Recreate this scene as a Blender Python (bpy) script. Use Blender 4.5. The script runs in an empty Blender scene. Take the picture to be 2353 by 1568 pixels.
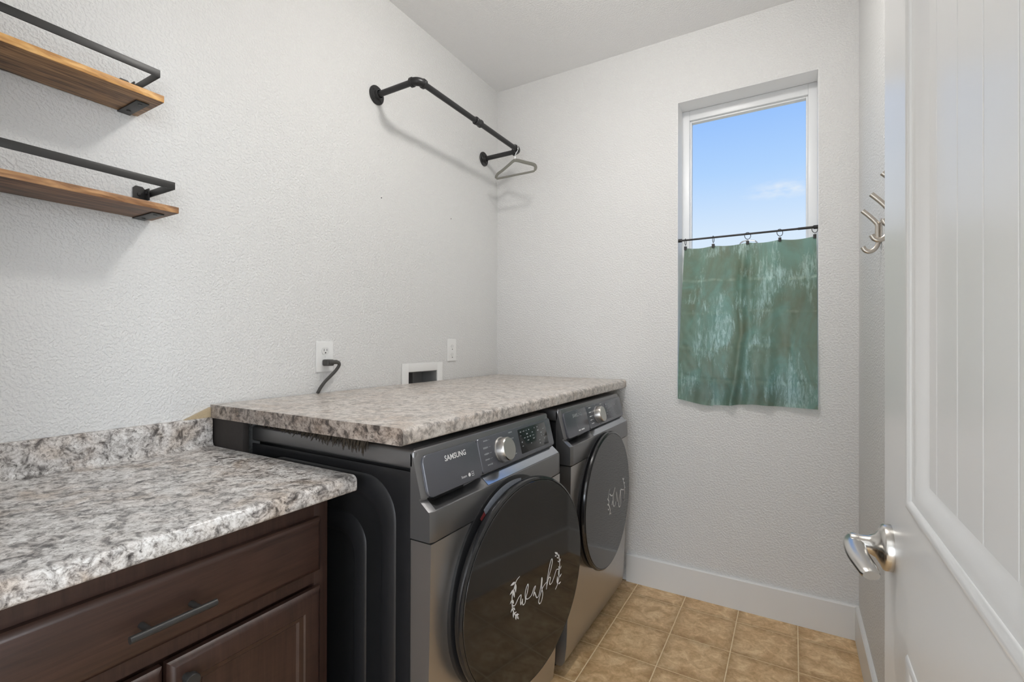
import bpy, bmesh, math, random
from mathutils import Vector, Matrix

random.seed(7)
PI = math.pi
R = math.radians
scene = bpy.context.scene
COL = scene.collection

# ------------------------------------------------------------------ camera
F_PX, YAW, PITCH, ROLL = 1096.5, R(30.49), R(0.181), R(0.141)
CAM = Vector((1.541, 0.0, 1.230))
fw = Vector((-math.sin(YAW), math.cos(YAW), 0)); rt = Vector((math.cos(YAW), math.sin(YAW), 0)); up = Vector((0, 0, 1))
fw, up = fw * math.cos(PITCH) + up * math.sin(PITCH), up * math.cos(PITCH) - fw * math.sin(PITCH)
rt, up = rt * math.cos(ROLL) + up * math.sin(ROLL), up * math.cos(ROLL) - rt * math.sin(ROLL)
cd = bpy.data.cameras.new('camera')
cam = bpy.data.objects.new('camera', cd)
COL.objects.link(cam)
cam.matrix_world = Matrix(((rt.x, up.x, -fw.x, CAM.x), (rt.y, up.y, -fw.y, CAM.y), (rt.z, up.z, -fw.z, CAM.z), (0, 0, 0, 1)))
cd.sensor_fit = 'HORIZONTAL'; cd.sensor_width = 36.0; cd.lens = 36.0 * F_PX / 2353.0
cd.clip_start = 0.02; cd.clip_end = 300
scene.camera = cam

# ------------------------------------------------------------------ exposure
vs = scene.view_settings
vs.view_transform = 'Standard'; vs.look = 'None'; vs.gamma = 1.0; vs.exposure = 0.13
vs.use_curve_mapping = False
cy_ = scene.cycles
cy_.max_bounces = 5; cy_.diffuse_bounces = 4; cy_.glossy_bounces = 2; cy_.transmission_bounces = 3; cy_.transparent_max_bounces = 6
cy_.use_light_tree = False; cy_.caustics_reflective = False; cy_.caustics_refractive = False

# ------------------------------------------------------------------ sky
SKY_STRENGTH = 0.90
w = bpy.data.worlds.new('sky'); scene.world = w; w.use_nodes = True
nt = w.node_tree; nt.nodes.clear()
def wn(t): return nt.nodes.new(t)
tc = wn('ShaderNodeTexCoord'); sep = wn('ShaderNodeSeparateXYZ'); nt.links.new(tc.outputs['Generated'], sep.inputs[0])
ramp = wn('ShaderNodeValToRGB'); cr = ramp.color_ramp
mr = wn('ShaderNodeMapRange'); mr.inputs[1].default_value = -1; mr.inputs[2].default_value = 1
nt.links.new(sep.outputs['Z'], mr.inputs[0]); nt.links.new(mr.outputs[0], ramp.inputs[0])
cr.elements[0].position = 0.0; cr.elements[0].color = (0.50, 0.48, 0.44, 1)
cr.elements[1].position = 1.0; cr.elements[1].color = (0.10, 0.30, 0.82, 1)
for p, c in ((0.494, (0.62, 0.61, 0.58)), (0.502, (0.86, 0.92, 1.0)), (0.60, (0.74, 0.86, 1.03)), (0.655, (0.47, 0.69, 1.05)), (0.72, (0.29, 0.52, 1.03))):
    e = cr.elements.new(p); e.color = (*c, 1)
# one thin cloud low in the sky, plus sparse wisps everywhere
dirv = wn('ShaderNodeVectorMath'); dirv.operation = 'SUBTRACT'; dirv.inputs[1].default_value = (-0.012, 0.962, 0.271)
nt.links.new(tc.outputs['Generated'], dirv.inputs[0])
scl = wn('ShaderNodeVectorMath'); scl.operation = 'MULTIPLY'; scl.inputs[1].default_value = (14, 3, 60)
nt.links.new(dirv.outputs[0], scl.inputs[0])
ln = wn('ShaderNodeVectorMath'); ln.operation = 'LENGTH'; nt.links.new(scl.outputs[0], ln.inputs[0])
blob = wn('ShaderNodeMapRange'); blob.inputs[1].default_value = 1.1; blob.inputs[2].default_value = 0.1; blob.inputs[3].default_value = 0; blob.inputs[4].default_value = 1
nt.links.new(ln.outputs['Value'], blob.inputs[0])
ns = wn('ShaderNodeTexNoise'); ns.inputs['Scale'].default_value = 26; ns.inputs['Detail'].default_value = 6
mp = wn('ShaderNodeMapping'); mp.inputs['Scale'].default_value = (1, 1, 2.6)
nt.links.new(tc.outputs['Generated'], mp.inputs[0]); nt.links.new(mp.outputs[0], ns.inputs['Vector'])
nr = wn('ShaderNodeMapRange'); nr.inputs[1].default_value = 0.38; nr.inputs[2].default_value = 0.72
nt.links.new(ns.outputs[0], nr.inputs[0])
mu = wn('ShaderNodeMath'); mu.operation = 'MULTIPLY'; nt.links.new(blob.outputs[0], mu.inputs[0]); nt.links.new(nr.outputs[0], mu.inputs[1])
mixc = wn('ShaderNodeMix'); mixc.data_type = 'RGBA'; mixc.inputs[7].default_value = (0.95, 0.95, 0.97, 1)
nt.links.new(mu.outputs[0], mixc.inputs[0]); nt.links.new(ramp.outputs[0], mixc.inputs[6])
bg = wn('ShaderNodeBackground'); bg.inputs[1].default_value = SKY_STRENGTH
nt.links.new(mixc.outputs[2], bg.inputs[0])
wo = wn('ShaderNodeOutputWorld'); nt.links.new(bg.outputs[0], wo.inputs[0])

# ------------------------------------------------------------------ large lights: added fill shining in from unseen hall openings
def hall_fill_light(loc, rot, sx, sy, power):
    ld = bpy.data.lights.new('hall_fill', 'AREA'); ld.shape = 'RECTANGLE'; ld.size = sx; ld.size_y = sy
    ld.energy = power; ld.color = (0.88, 0.94, 1.0)
    lo = bpy.data.objects.new('hall_fill', ld); COL.objects.link(lo); lo.location = loc; lo.rotation_euler = rot
hall_fill_light((3.63, -1.25, 1.45), (0, R(90), 0), 1.7, 1.5, 96.0)          # added fill in the end wall opening, faces -x
hall_fill_light((1.75, -2.27, 1.05), (R(90), 0, 0), 1.8, 1.9, 47.0)          # added fill in the rear wall opening, faces the doorway
LAMP_L = 105.0
LAMP_COL = (1.0, 0.975, 0.94)

# ------------------------------------------------------------------ room numbers (metres)
XR, YB, H = 1.777, 2.439, 2.743          # right wall, window wall, ceiling
YF = 0.05                                 # inner face of the doorway wall
WX0, WX1, WZ0, WZ1 = 1.050, 1.636, 0.953, 2.415   # window opening
CTR_Z, CTR_X, CTR_Y0 = 1.038, 0.795, 0.790

# ------------------------------------------------------------------ materials
def new_mat(name):
    m = bpy.data.materials.new(name); m.use_nodes = True
    t = m.node_tree
    return m, t, t.nodes['Principled BSDF']
def principled(name, col, rough=0.5, metal=0.0, bump=0.0, bscale=100.0, spec=0.5, coat=0.0, var=0.0):
    m, t, b = new_mat(name)
    b.inputs['Base Color'].default_value = (*col, 1); b.inputs['Roughness'].default_value = rough
    b.inputs['Metallic'].default_value = metal; b.inputs['Specular IOR Level'].default_value = spec
    b.inputs['Coat Weight'].default_value = coat; b.inputs['Coat Roughness'].default_value = 0.08
    tcn = t.nodes.new('ShaderNodeTexCoord')
    n = t.nodes.new('ShaderNodeTexNoise'); n.inputs['Scale'].default_value = bscale; n.inputs['Detail'].default_value = 3
    t.links.new(tcn.outputs['Object'], n.inputs['Vector'])
    if bump:
        bp = t.nodes.new('ShaderNodeBump'); bp.inputs['Strength'].default_value = bump; bp.inputs['Distance'].default_value = 0.002
        t.links.new(n.outputs[0], bp.inputs['Height']); t.links.new(bp.outputs[0], b.inputs['Normal'])
    if var:
        mx = t.nodes.new('ShaderNodeMix'); mx.data_type = 'RGBA'
        mx.inputs[6].default_value = (*[c * (1 - var) for c in col], 1); mx.inputs[7].default_value = (*[min(1, c * (1 + var)) for c in col], 1)
        t.links.new(n.outputs[0], mx.inputs[0]); t.links.new(mx.outputs[2], b.inputs['Base Color'])
    return m
def ramp_node(t, stops):
    r = t.nodes.new('ShaderNodeValToRGB'); c = r.color_ramp
    c.elements[0].position = stops[0][0]; c.elements[0].color = (*stops[0][1], 1)
    c.elements[1].position = stops[-1][0]; c.elements[1].color = (*stops[-1][1], 1)
    for p, q in stops[1:-1]:
        e = c.elements.new(p); e.color = (*q, 1)
    return r
def noise(t, src, scale, detail=4, rough=0.5, dist=0.0, mapping=None):
    n = t.nodes.new('ShaderNodeTexNoise'); n.inputs['Scale'].default_value = scale; n.inputs['Detail'].default_value = detail
    n.inputs['Roughness'].default_value = rough; n.inputs['Distortion'].default_value = dist
    if mapping:
        mpn = t.nodes.new('ShaderNodeMapping'); mpn.inputs['Scale'].default_value = mapping
        t.links.new(src, mpn.inputs[0]); src = mpn.outputs[0]
    t.links.new(src, n.inputs['Vector'])
    return n

def wall_paint(name, col, strength=0.5):
    m, t, b = new_mat(name)
    tcn = t.nodes.new('ShaderNodeTexCoord'); src = tcn.outputs['Object']
    b.inputs['Base Color'].default_value = (*col, 1); b.inputs['Roughness'].default_value = 0.62
    n1 = noise(t, src, 130, 1.5, 0.55)
    ad = t.nodes.new('ShaderNodeMapRange'); ad.interpolation_type = 'SMOOTHSTEP'
    ad.inputs[1].default_value = 0.36; ad.inputs[2].default_value = 0.66
    t.links.new(n1.outputs[0], ad.inputs[0])
    bp = t.nodes.new('ShaderNodeBump'); bp.inputs['Strength'].default_value = strength; bp.inputs['Distance'].default_value = 0.0022
    t.links.new(ad.outputs[0], bp.inputs['Height']); t.links.new(bp.outputs[0], b.inputs['Normal'])
    return m
M_WALL = wall_paint('greige_orange_peel_paint', (0.745, 0.743, 0.734), 0.62)
M_CEIL = wall_paint('ceiling_paint', (0.88, 0.88, 0.88), 0.45)
M_TRIM = principled('white_trim_paint', (0.80, 0.80, 0.79), 0.38, bump=0.02, bscale=60)
M_DOOR = principled('white_door_paint', (0.80, 0.80, 0.795), 0.30, bump=0.025, bscale=35)
M_RETURN = principled('daylit_return_white', (0.90, 0.90, 0.90), 0.5, bump=0.03, bscale=120)
M_VINYL = principled('white_window_vinyl', (0.86, 0.87, 0.88), 0.35, bump=0.02, bscale=40)
M_PLATE = principled('white_plastic', (0.84, 0.84, 0.83), 0.35, bump=0.01)
M_PLATE2 = principled('off_white_plastic', (0.76, 0.76, 0.75), 0.32, bump=0.01)
M_BOXGREY = principled('grey_plastic', (0.30, 0.30, 0.295), 0.6, bump=0.02)
M_SLOT = principled('dark_slot', (0.02, 0.02, 0.02), 0.6, bump=0.02)
M_BLACKMETAL = principled('matte_black_metal', (0.035, 0.034, 0.033), 0.42, 0.35, bump=0.05, bscale=240)
M_PIPE = principled('black_iron_pipe', (0.034, 0.034, 0.035), 0.36, 0.45, bump=0.06, bscale=220)
M_NICKEL = principled('brushed_nickel', (0.62, 0.60, 0.57), 0.24, 1.0, bump=0.02, bscale=300)
M_HOOK = principled('warm_brushed_nickel', (0.58, 0.53, 0.47), 0.32, 1.0, bump=0.02, bscale=300)
M_CHROME = principled('chrome', (0.70, 0.70, 0.70), 0.12, 1.0, bump=0.01)
M_HANGER = principled('grey_velvet', (0.20, 0.195, 0.17), 0.85, bump=0.2, bscale=500)
M_RUBBER = principled('black_rubber', (0.012, 0.012, 0.013), 0.45, bump=0.05)
M_CORD = principled('dark_grey_cord', (0.060, 0.058, 0.055), 0.5, bump=0.03)
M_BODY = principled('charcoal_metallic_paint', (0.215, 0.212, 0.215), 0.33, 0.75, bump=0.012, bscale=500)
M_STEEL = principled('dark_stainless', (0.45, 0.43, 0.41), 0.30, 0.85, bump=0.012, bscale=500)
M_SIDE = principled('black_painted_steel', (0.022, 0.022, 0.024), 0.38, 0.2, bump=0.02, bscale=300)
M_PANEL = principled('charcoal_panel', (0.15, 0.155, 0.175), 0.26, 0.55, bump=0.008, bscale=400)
M_LEDGE = principled('polished_charcoal_ledge', (0.46, 0.48, 0.52), 0.16, 0.9, bump=0.005)
M_GLOSS = principled('gloss_black_rim', (0.012, 0.012, 0.013), 0.10, 0.0, bump=0.005, spec=0.7)
M_DISPLAY = principled('display_black', (0.010, 0.011, 0.012), 0.12, bump=0.005)
M_MARK = principled('white_print', (0.78, 0.78, 0.78), 0.6, bump=0.01)
M_MARKDIM = principled('grey_print', (0.34, 0.36, 0.37), 0.6, bump=0.01)
M_STICKER = principled('pale_sticker', (0.34, 0.36, 0.40), 0.5, var=0.5, bscale=420)
M_STICKRED = principled('red_sticker', (0.30, 0.05, 0.05), 0.5, bump=0.02)
M_RED = M_STICKRED
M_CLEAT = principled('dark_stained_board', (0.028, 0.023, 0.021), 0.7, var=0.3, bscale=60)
M_REFL_FRINGE = principled('dark_brown_reflection', (0.035, 0.027, 0.018), 0.9, var=0.6, bscale=120)
M_WEDGE = principled('tan_wedge', (0.50, 0.40, 0.26), 0.5, var=0.2, bscale=260)

def glass_dark(name):
    m, t, b = new_mat(name)
    tcn = t.nodes.new('ShaderNodeTexCoord'); n = noise(t, tcn.outputs['Object'], 6, 2)
    r = ramp_node(t, [(0.3, (0.010, 0.010, 0.010)), (0.7, (0.020, 0.019, 0.018))]); t.links.new(n.outputs[0], r.inputs[0])
    t.links.new(r.outputs[0], b.inputs['Base Color'])
    b.inputs['Roughness'].default_value = 0.05; b.inputs['Specular IOR Level'].default_value = 0.62
    return m
M_DOORGLASS = glass_dark('smoked_door_glass')
def pane_mat():
    m = bpy.data.materials.new('clear_pane'); m.use_nodes = True; t = m.node_tree; t.nodes.clear()
    tr = t.nodes.new('ShaderNodeBsdfTransparent'); tr.inputs[0].default_value = (0.97, 0.985, 0.98, 1)
    gl = t.nodes.new('ShaderNodeBsdfGlossy'); gl.inputs['Roughness'].default_value = 0.02
    fr = t.nodes.new('ShaderNodeValue'); fr.outputs[0].default_value = 0.0
    mx = t.nodes.new('ShaderNodeMixShader'); o = t.nodes.new('ShaderNodeOutputMaterial')
    t.links.new(fr.outputs[0], mx.inputs[0]); t.links.new(tr.outputs[0], mx.inputs[1]); t.links.new(gl.outputs[0], mx.inputs[2])
    t.links.new(mx.outputs[0], o.inputs[0])
    return m
M_PANE = pane_mat()
def granite(name, tint=(1, 1, 1), soft=0.0):
    m, t, b = new_mat(name)
    tcn = t.nodes.new('ShaderNodeTexCoord'); src = tcn.outputs['Object']
    k = lambda c: tuple(x * y for x, y in zip(c, tint))
    n1 = noise(t, src, 42, 9, 0.70, 0.7)
    r1 = ramp_node(t, [(0.31, k((0.06, 0.055, 0.055))), (0.40, k((0.20, 0.19, 0.185))), (0.455, k((0.42, 0.40, 0.385))), (0.52, k((0.66, 0.645, 0.63))), (0.64, k((0.84, 0.83, 0.815)))])
    t.links.new(n1.outputs[0], r1.inputs[0])
    n2 = noise(t, src, 150, 5, 0.7, 0.6)
    r2 = ramp_node(t, [(0.34, (0.10, 0.095, 0.095)), (0.43, (0.70, 0.68, 0.66)), (0.54, (1, 1, 1))]); t.links.new(n2.outputs[0], r2.inputs[0])
    n3 = noise(t, src, 10, 4, 0.55, 0.8)
    r3 = ramp_node(t, [(0.34, (0.80, 0.72, 0.65)), (0.46, (0.95, 0.92, 0.90)), (0.60, (1, 1, 1))]); t.links.new(n3.outputs[0], r3.inputs[0])
    m1 = t.nodes.new('ShaderNodeMix'); m1.data_type = 'RGBA'; m1.blend_type = 'MULTIPLY'; m1.inputs[0].default_value = 0.85
    t.links.new(r1.outputs[0], m1.inputs[6]); t.links.new(r2.outputs[0], m1.inputs[7])
    m2 = t.nodes.new('ShaderNodeMix'); m2.data_type = 'RGBA'; m2.blend_type = 'MULTIPLY'; m2.inputs[0].default_value = 1.0
    t.links.new(m1.outputs[2], m2.inputs[6]); t.links.new(r3.outputs[0], m2.inputs[7])
    m3 = t.nodes.new('ShaderNodeMix'); m3.data_type = 'RGBA'; m3.inputs[0].default_value = soft; m3.inputs[7].default_value = (0.80, 0.73, 0.66, 1)
    t.links.new(m2.outputs[2], m3.inputs[6]); t.links.new(m3.outputs[2], b.inputs['Base Color'])
    b.inputs['Roughness'].default_value = 0.30
    bp = t.nodes.new('ShaderNodeBump'); bp.inputs['Strength'].default_value = 0.06; bp.inputs['Distance'].default_value = 0.001
    t.links.new(n2.outputs[0], bp.inputs['Height']); t.links.new(bp.outputs[0], b.inputs['Normal'])
    return m
M_GRANITE = granite('speckled_granite_laminate')
M_GRANITE_UP = granite('speckled_granite_laminate_warm', (1.0, 0.965, 0.93), 0.24)
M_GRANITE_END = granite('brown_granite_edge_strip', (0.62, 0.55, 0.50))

def wood(name, stops, scale=1.0, rough=0.5, axis=(14, 1.0, 14), bump=0.15):
    m, t, b = new_mat(name)
    tcn = t.nodes.new('ShaderNodeTexCoord'); src = tcn.outputs['Object']
    n1 = noise(t, src, 5 * scale, 6, 0.6, 1.4, axis)
    n2 = noise(t, src, 40 * scale, 4, 0.6, 0.4, (3, 0.12, 3))
    ad = t.nodes.new('ShaderNodeMath'); ad.operation = 'MULTIPLY_ADD'; ad.inputs[1].default_value = 0.35
    t.links.new(n2.outputs[0], ad.inputs[0]); t.links.new(n1.outputs[0], ad.inputs[2])
    sb = t.nodes.new('ShaderNodeMath'); sb.operation = 'SUBTRACT'; sb.inputs[1].default_value = 0.175
    t.links.new(ad.outputs[0], sb.inputs[0])
    r = ramp_node(t, stops); t.links.new(sb.outputs[0], r.inputs[0]); t.links.new(r.outputs[0], b.inputs['Base Color'])
    b.inputs['Roughness'].default_value = rough
    bp = t.nodes.new('ShaderNodeBump'); bp.inputs['Strength'].default_value = bump; bp.inputs['Distance'].default_value = 0.0012
    t.links.new(sb.outputs[0], bp.inputs['Height']); t.links.new(bp.outputs[0], b.inputs['Normal'])
    return m
M_WOOD1 = wood('walnut_stained_shelf_wood', [(0.34, (0.045, 0.022, 0.011)), (0.44, (0.16, 0.082, 0.036)), (0.53, (0.30, 0.165, 0.075)), (0.68, (0.44, 0.26, 0.125))])
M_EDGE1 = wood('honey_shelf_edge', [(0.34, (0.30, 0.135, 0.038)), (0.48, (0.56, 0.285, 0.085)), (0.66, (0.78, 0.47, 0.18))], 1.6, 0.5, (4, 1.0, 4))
M_WOOD2 = wood('dark_walnut_shelf_wood', [(0.34, (0.040, 0.019, 0.011)), (0.44, (0.105, 0.052, 0.028)), (0.53, (0.19, 0.098, 0.054)), (0.68, (0.29, 0.165, 0.094))])
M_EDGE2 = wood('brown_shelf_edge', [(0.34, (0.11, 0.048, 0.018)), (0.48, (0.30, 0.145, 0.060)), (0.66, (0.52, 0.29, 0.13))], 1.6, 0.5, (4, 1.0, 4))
M_CAB = wood('espresso_cabinet_wood', [(0.30, (0.024, 0.0115, 0.008)), (0.48, (0.035, 0.0165, 0.0115)), (0.70, (0.047, 0.0225, 0.016))], 1.0, 0.40, (3, 1.0, 14), 0.05)
M_CABV = wood('espresso_cabinet_wood_upright', [(0.30, (0.024, 0.0115, 0.008)), (0.48, (0.035, 0.0165, 0.0115)), (0.70, (0.047, 0.0225, 0.016))], 1.0, 0.40, (3, 14, 1.0), 0.05)

def tile_mat():
    m, t, b = new_mat('tan_stone_look_tile')
    tcn = t.nodes.new('ShaderNodeTexCoord'); oi = t.nodes.new('ShaderNodeObjectInfo')
    mulv = t.nodes.new('ShaderNodeVectorMath'); mulv.operation = 'MULTIPLY_ADD'; mulv.inputs[1].default_value = (1, 1, 1)
    cmb = t.nodes.new('ShaderNodeCombineXYZ')
    s = t.nodes.new('ShaderNodeMath'); s.operation = 'MULTIPLY'; s.inputs[1].default_value = 37
    t.links.new(oi.outputs['Random'], s.inputs[0])
    for i in range(3): t.links.new(s.outputs[0], cmb.inputs[i])
    t.links.new(tcn.outputs['Object'], mulv.inputs[0]); t.links.new(cmb.outputs[0], mulv.inputs[2])
    src = mulv.outputs[0]
    n1 = noise(t, src, 20, 7, 0.66, 0.9); n2 = noise(t, src, 90, 4, 0.6, 0.5)
    ad = t.nodes.new('ShaderNodeMath'); ad.operation = 'MULTIPLY_ADD'; ad.inputs[1].default_value = 0.35
    t.links.new(n2.outputs[0], ad.inputs[0]); t.links.new(n1.outputs[0], ad.inputs[2])
    r = ramp_node(t, [(0.50, (0.54, 0.335, 0.16)), (0.62, (0.66, 0.435, 0.222)), (0.72, (0.76, 0.53, 0.29)), (0.84, (0.88, 0.67, 0.40))])
    t.links.new(ad.outputs[0], r.inputs[0])
    # printed darker rim of every tile
    sp = t.nodes.new('ShaderNodeSeparateXYZ'); t.links.new(tcn.outputs['Generated'], sp.inputs[0]); ms = []
    for ax in (0, 1):
        f = t.nodes.new('ShaderNodeMath'); f.operation = 'PINGPONG'; f.inputs[1].default_value = 0.5; t.links.new(sp.outputs[ax], f.inputs[0]); ms.append(f)
    mn = t.nodes.new('ShaderNodeMath'); mn.operation = 'MINIMUM'; t.links.new(ms[0].outputs[0], mn.inputs[0]); t.links.new(ms[1].outputs[0], mn.inputs[1])
    er = ramp_node(t, [(0.0, (0.72, 0.68, 0.62)), (0.16, (1, 1, 1))]); t.links.new(mn.outputs[0], er.inputs[0])
    mm = t.nodes.new('ShaderNodeMix'); mm.data_type = 'RGBA'; mm.blend_type = 'MULTIPLY'; mm.inputs[0].default_value = 1.0
    t.links.new(r.outputs[0], mm.inputs[6]); t.links.new(er.outputs[0], mm.inputs[7]); t.links.new(mm.outputs[2], b.inputs['Base Color'])
    b.inputs['Roughness'].default_value = 0.42
    bp = t.nodes.new('ShaderNodeBump'); bp.inputs['Strength'].default_value = 0.18; bp.inputs['Distance'].default_value = 0.002
    t.links.new(ad.outputs[0], bp.inputs['Height']); t.links.new(bp.outputs[0], b.inputs['Normal'])
    return m
M_TILE = tile_mat()
M_GROUT = principled('pale_tan_grout', (0.90, 0.72, 0.47), 0.7, var=0.15, bscale=60)
M_HALLFLOOR = principled('hall_floor', (0.40, 0.30, 0.20), 0.6, var=0.2, bscale=8)

def curtain_mat():
    m = bpy.data.materials.new('green_crinkled_fabric'); m.use_nodes = True; t = m.node_tree; t.nodes.clear()
    tcn = t.nodes.new('ShaderNodeTexCoord'); src = tcn.outputs['Object']
    big = noise(t, src, 5, 4, 0.6, 0.8, (1.6, 1, 0.8))
    base = ramp_node(t, [(0.32, (0.185, 0.215, 0.13)), (0.50, (0.19, 0.285, 0.20)), (0.66, (0.205, 0.37, 0.29))])
    t.links.new(big.outputs[0], base.inputs[0])
    st = noise(t, src, 30, 8, 0.78, 0.6, (3.0, 1, 0.6)); msk = noise(t, src, 6.5, 3, 0.5, 0.5, (1.3, 1, 0.7))
    mm = t.nodes.new('ShaderNodeMath'); mm.operation = 'MULTIPLY'; t.links.new(st.outputs[0], mm.inputs[0]); t.links.new(msk.outputs[0], mm.inputs[1])
    sr = ramp_node(t, [(0.27, (0, 0, 0)), (0.40, (1, 1, 1))]); t.links.new(mm.outputs[0], sr.inputs[0])
    mx = t.nodes.new('ShaderNodeMix'); mx.data_type = 'RGBA'; mx.inputs[7].default_value = (0.60, 0.78, 0.69, 1)
    t.links.new(sr.outputs[0], mx.inputs[0]); t.links.new(base.outputs[0], mx.inputs[6])
    fine = noise(t, src, 110, 4, 0.6, 0.3, (1, 1, 0.4))
    bp = t.nodes.new('ShaderNodeBump'); bp.inputs['Strength'].default_value = 0.4; bp.inputs['Distance'].default_value = 0.003
    t.links.new(st.outputs[0], bp.inputs['Height'])
    df = t.nodes.new('ShaderNodeBsdfDiffuse'); tl = t.nodes.new('ShaderNodeBsdfTranslucent'); gl = t.nodes.new('ShaderNodeBsdfGlossy'); gl.inputs['Roughness'].default_value = 0.38
    gl.inputs[0].default_value = (0.85, 0.95, 0.92, 1)
    for s_ in (df, tl): t.links.new(mx.outputs[2], s_.inputs[0])
    for s_ in (df, tl, gl): t.links.new(bp.outputs[0], s_.inputs['Normal'])
    a = t.nodes.new('ShaderNodeMixShader'); a.inputs[0].default_value = 0.60
    t.links.new(df.outputs[0], a.inputs[1]); t.links.new(tl.outputs[0], a.inputs[2])
    b2 = t.nodes.new('ShaderNodeMixShader'); b2.inputs[0].default_value = 0.06
    t.links.new(a.outputs[0], b2.inputs[1]); t.links.new(gl.outputs[0], b2.inputs[2])
    o = t.nodes.new('ShaderNodeOutputMaterial'); t.links.new(b2.outputs[0], o.inputs[0])
    return m
M_CURTAIN = curtain_mat()
def emis(name, col, strength):
    m, t, b = new_mat(name)
    b.inputs['Base Color'].default_value = (*col, 1); b.inputs['Emission Color'].default_value = (*col, 1); b.inputs['Emission Strength'].default_value = strength
    return m
M_LAMP = emis('lit_opal_glass', LAMP_COL, LAMP_L)

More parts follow.
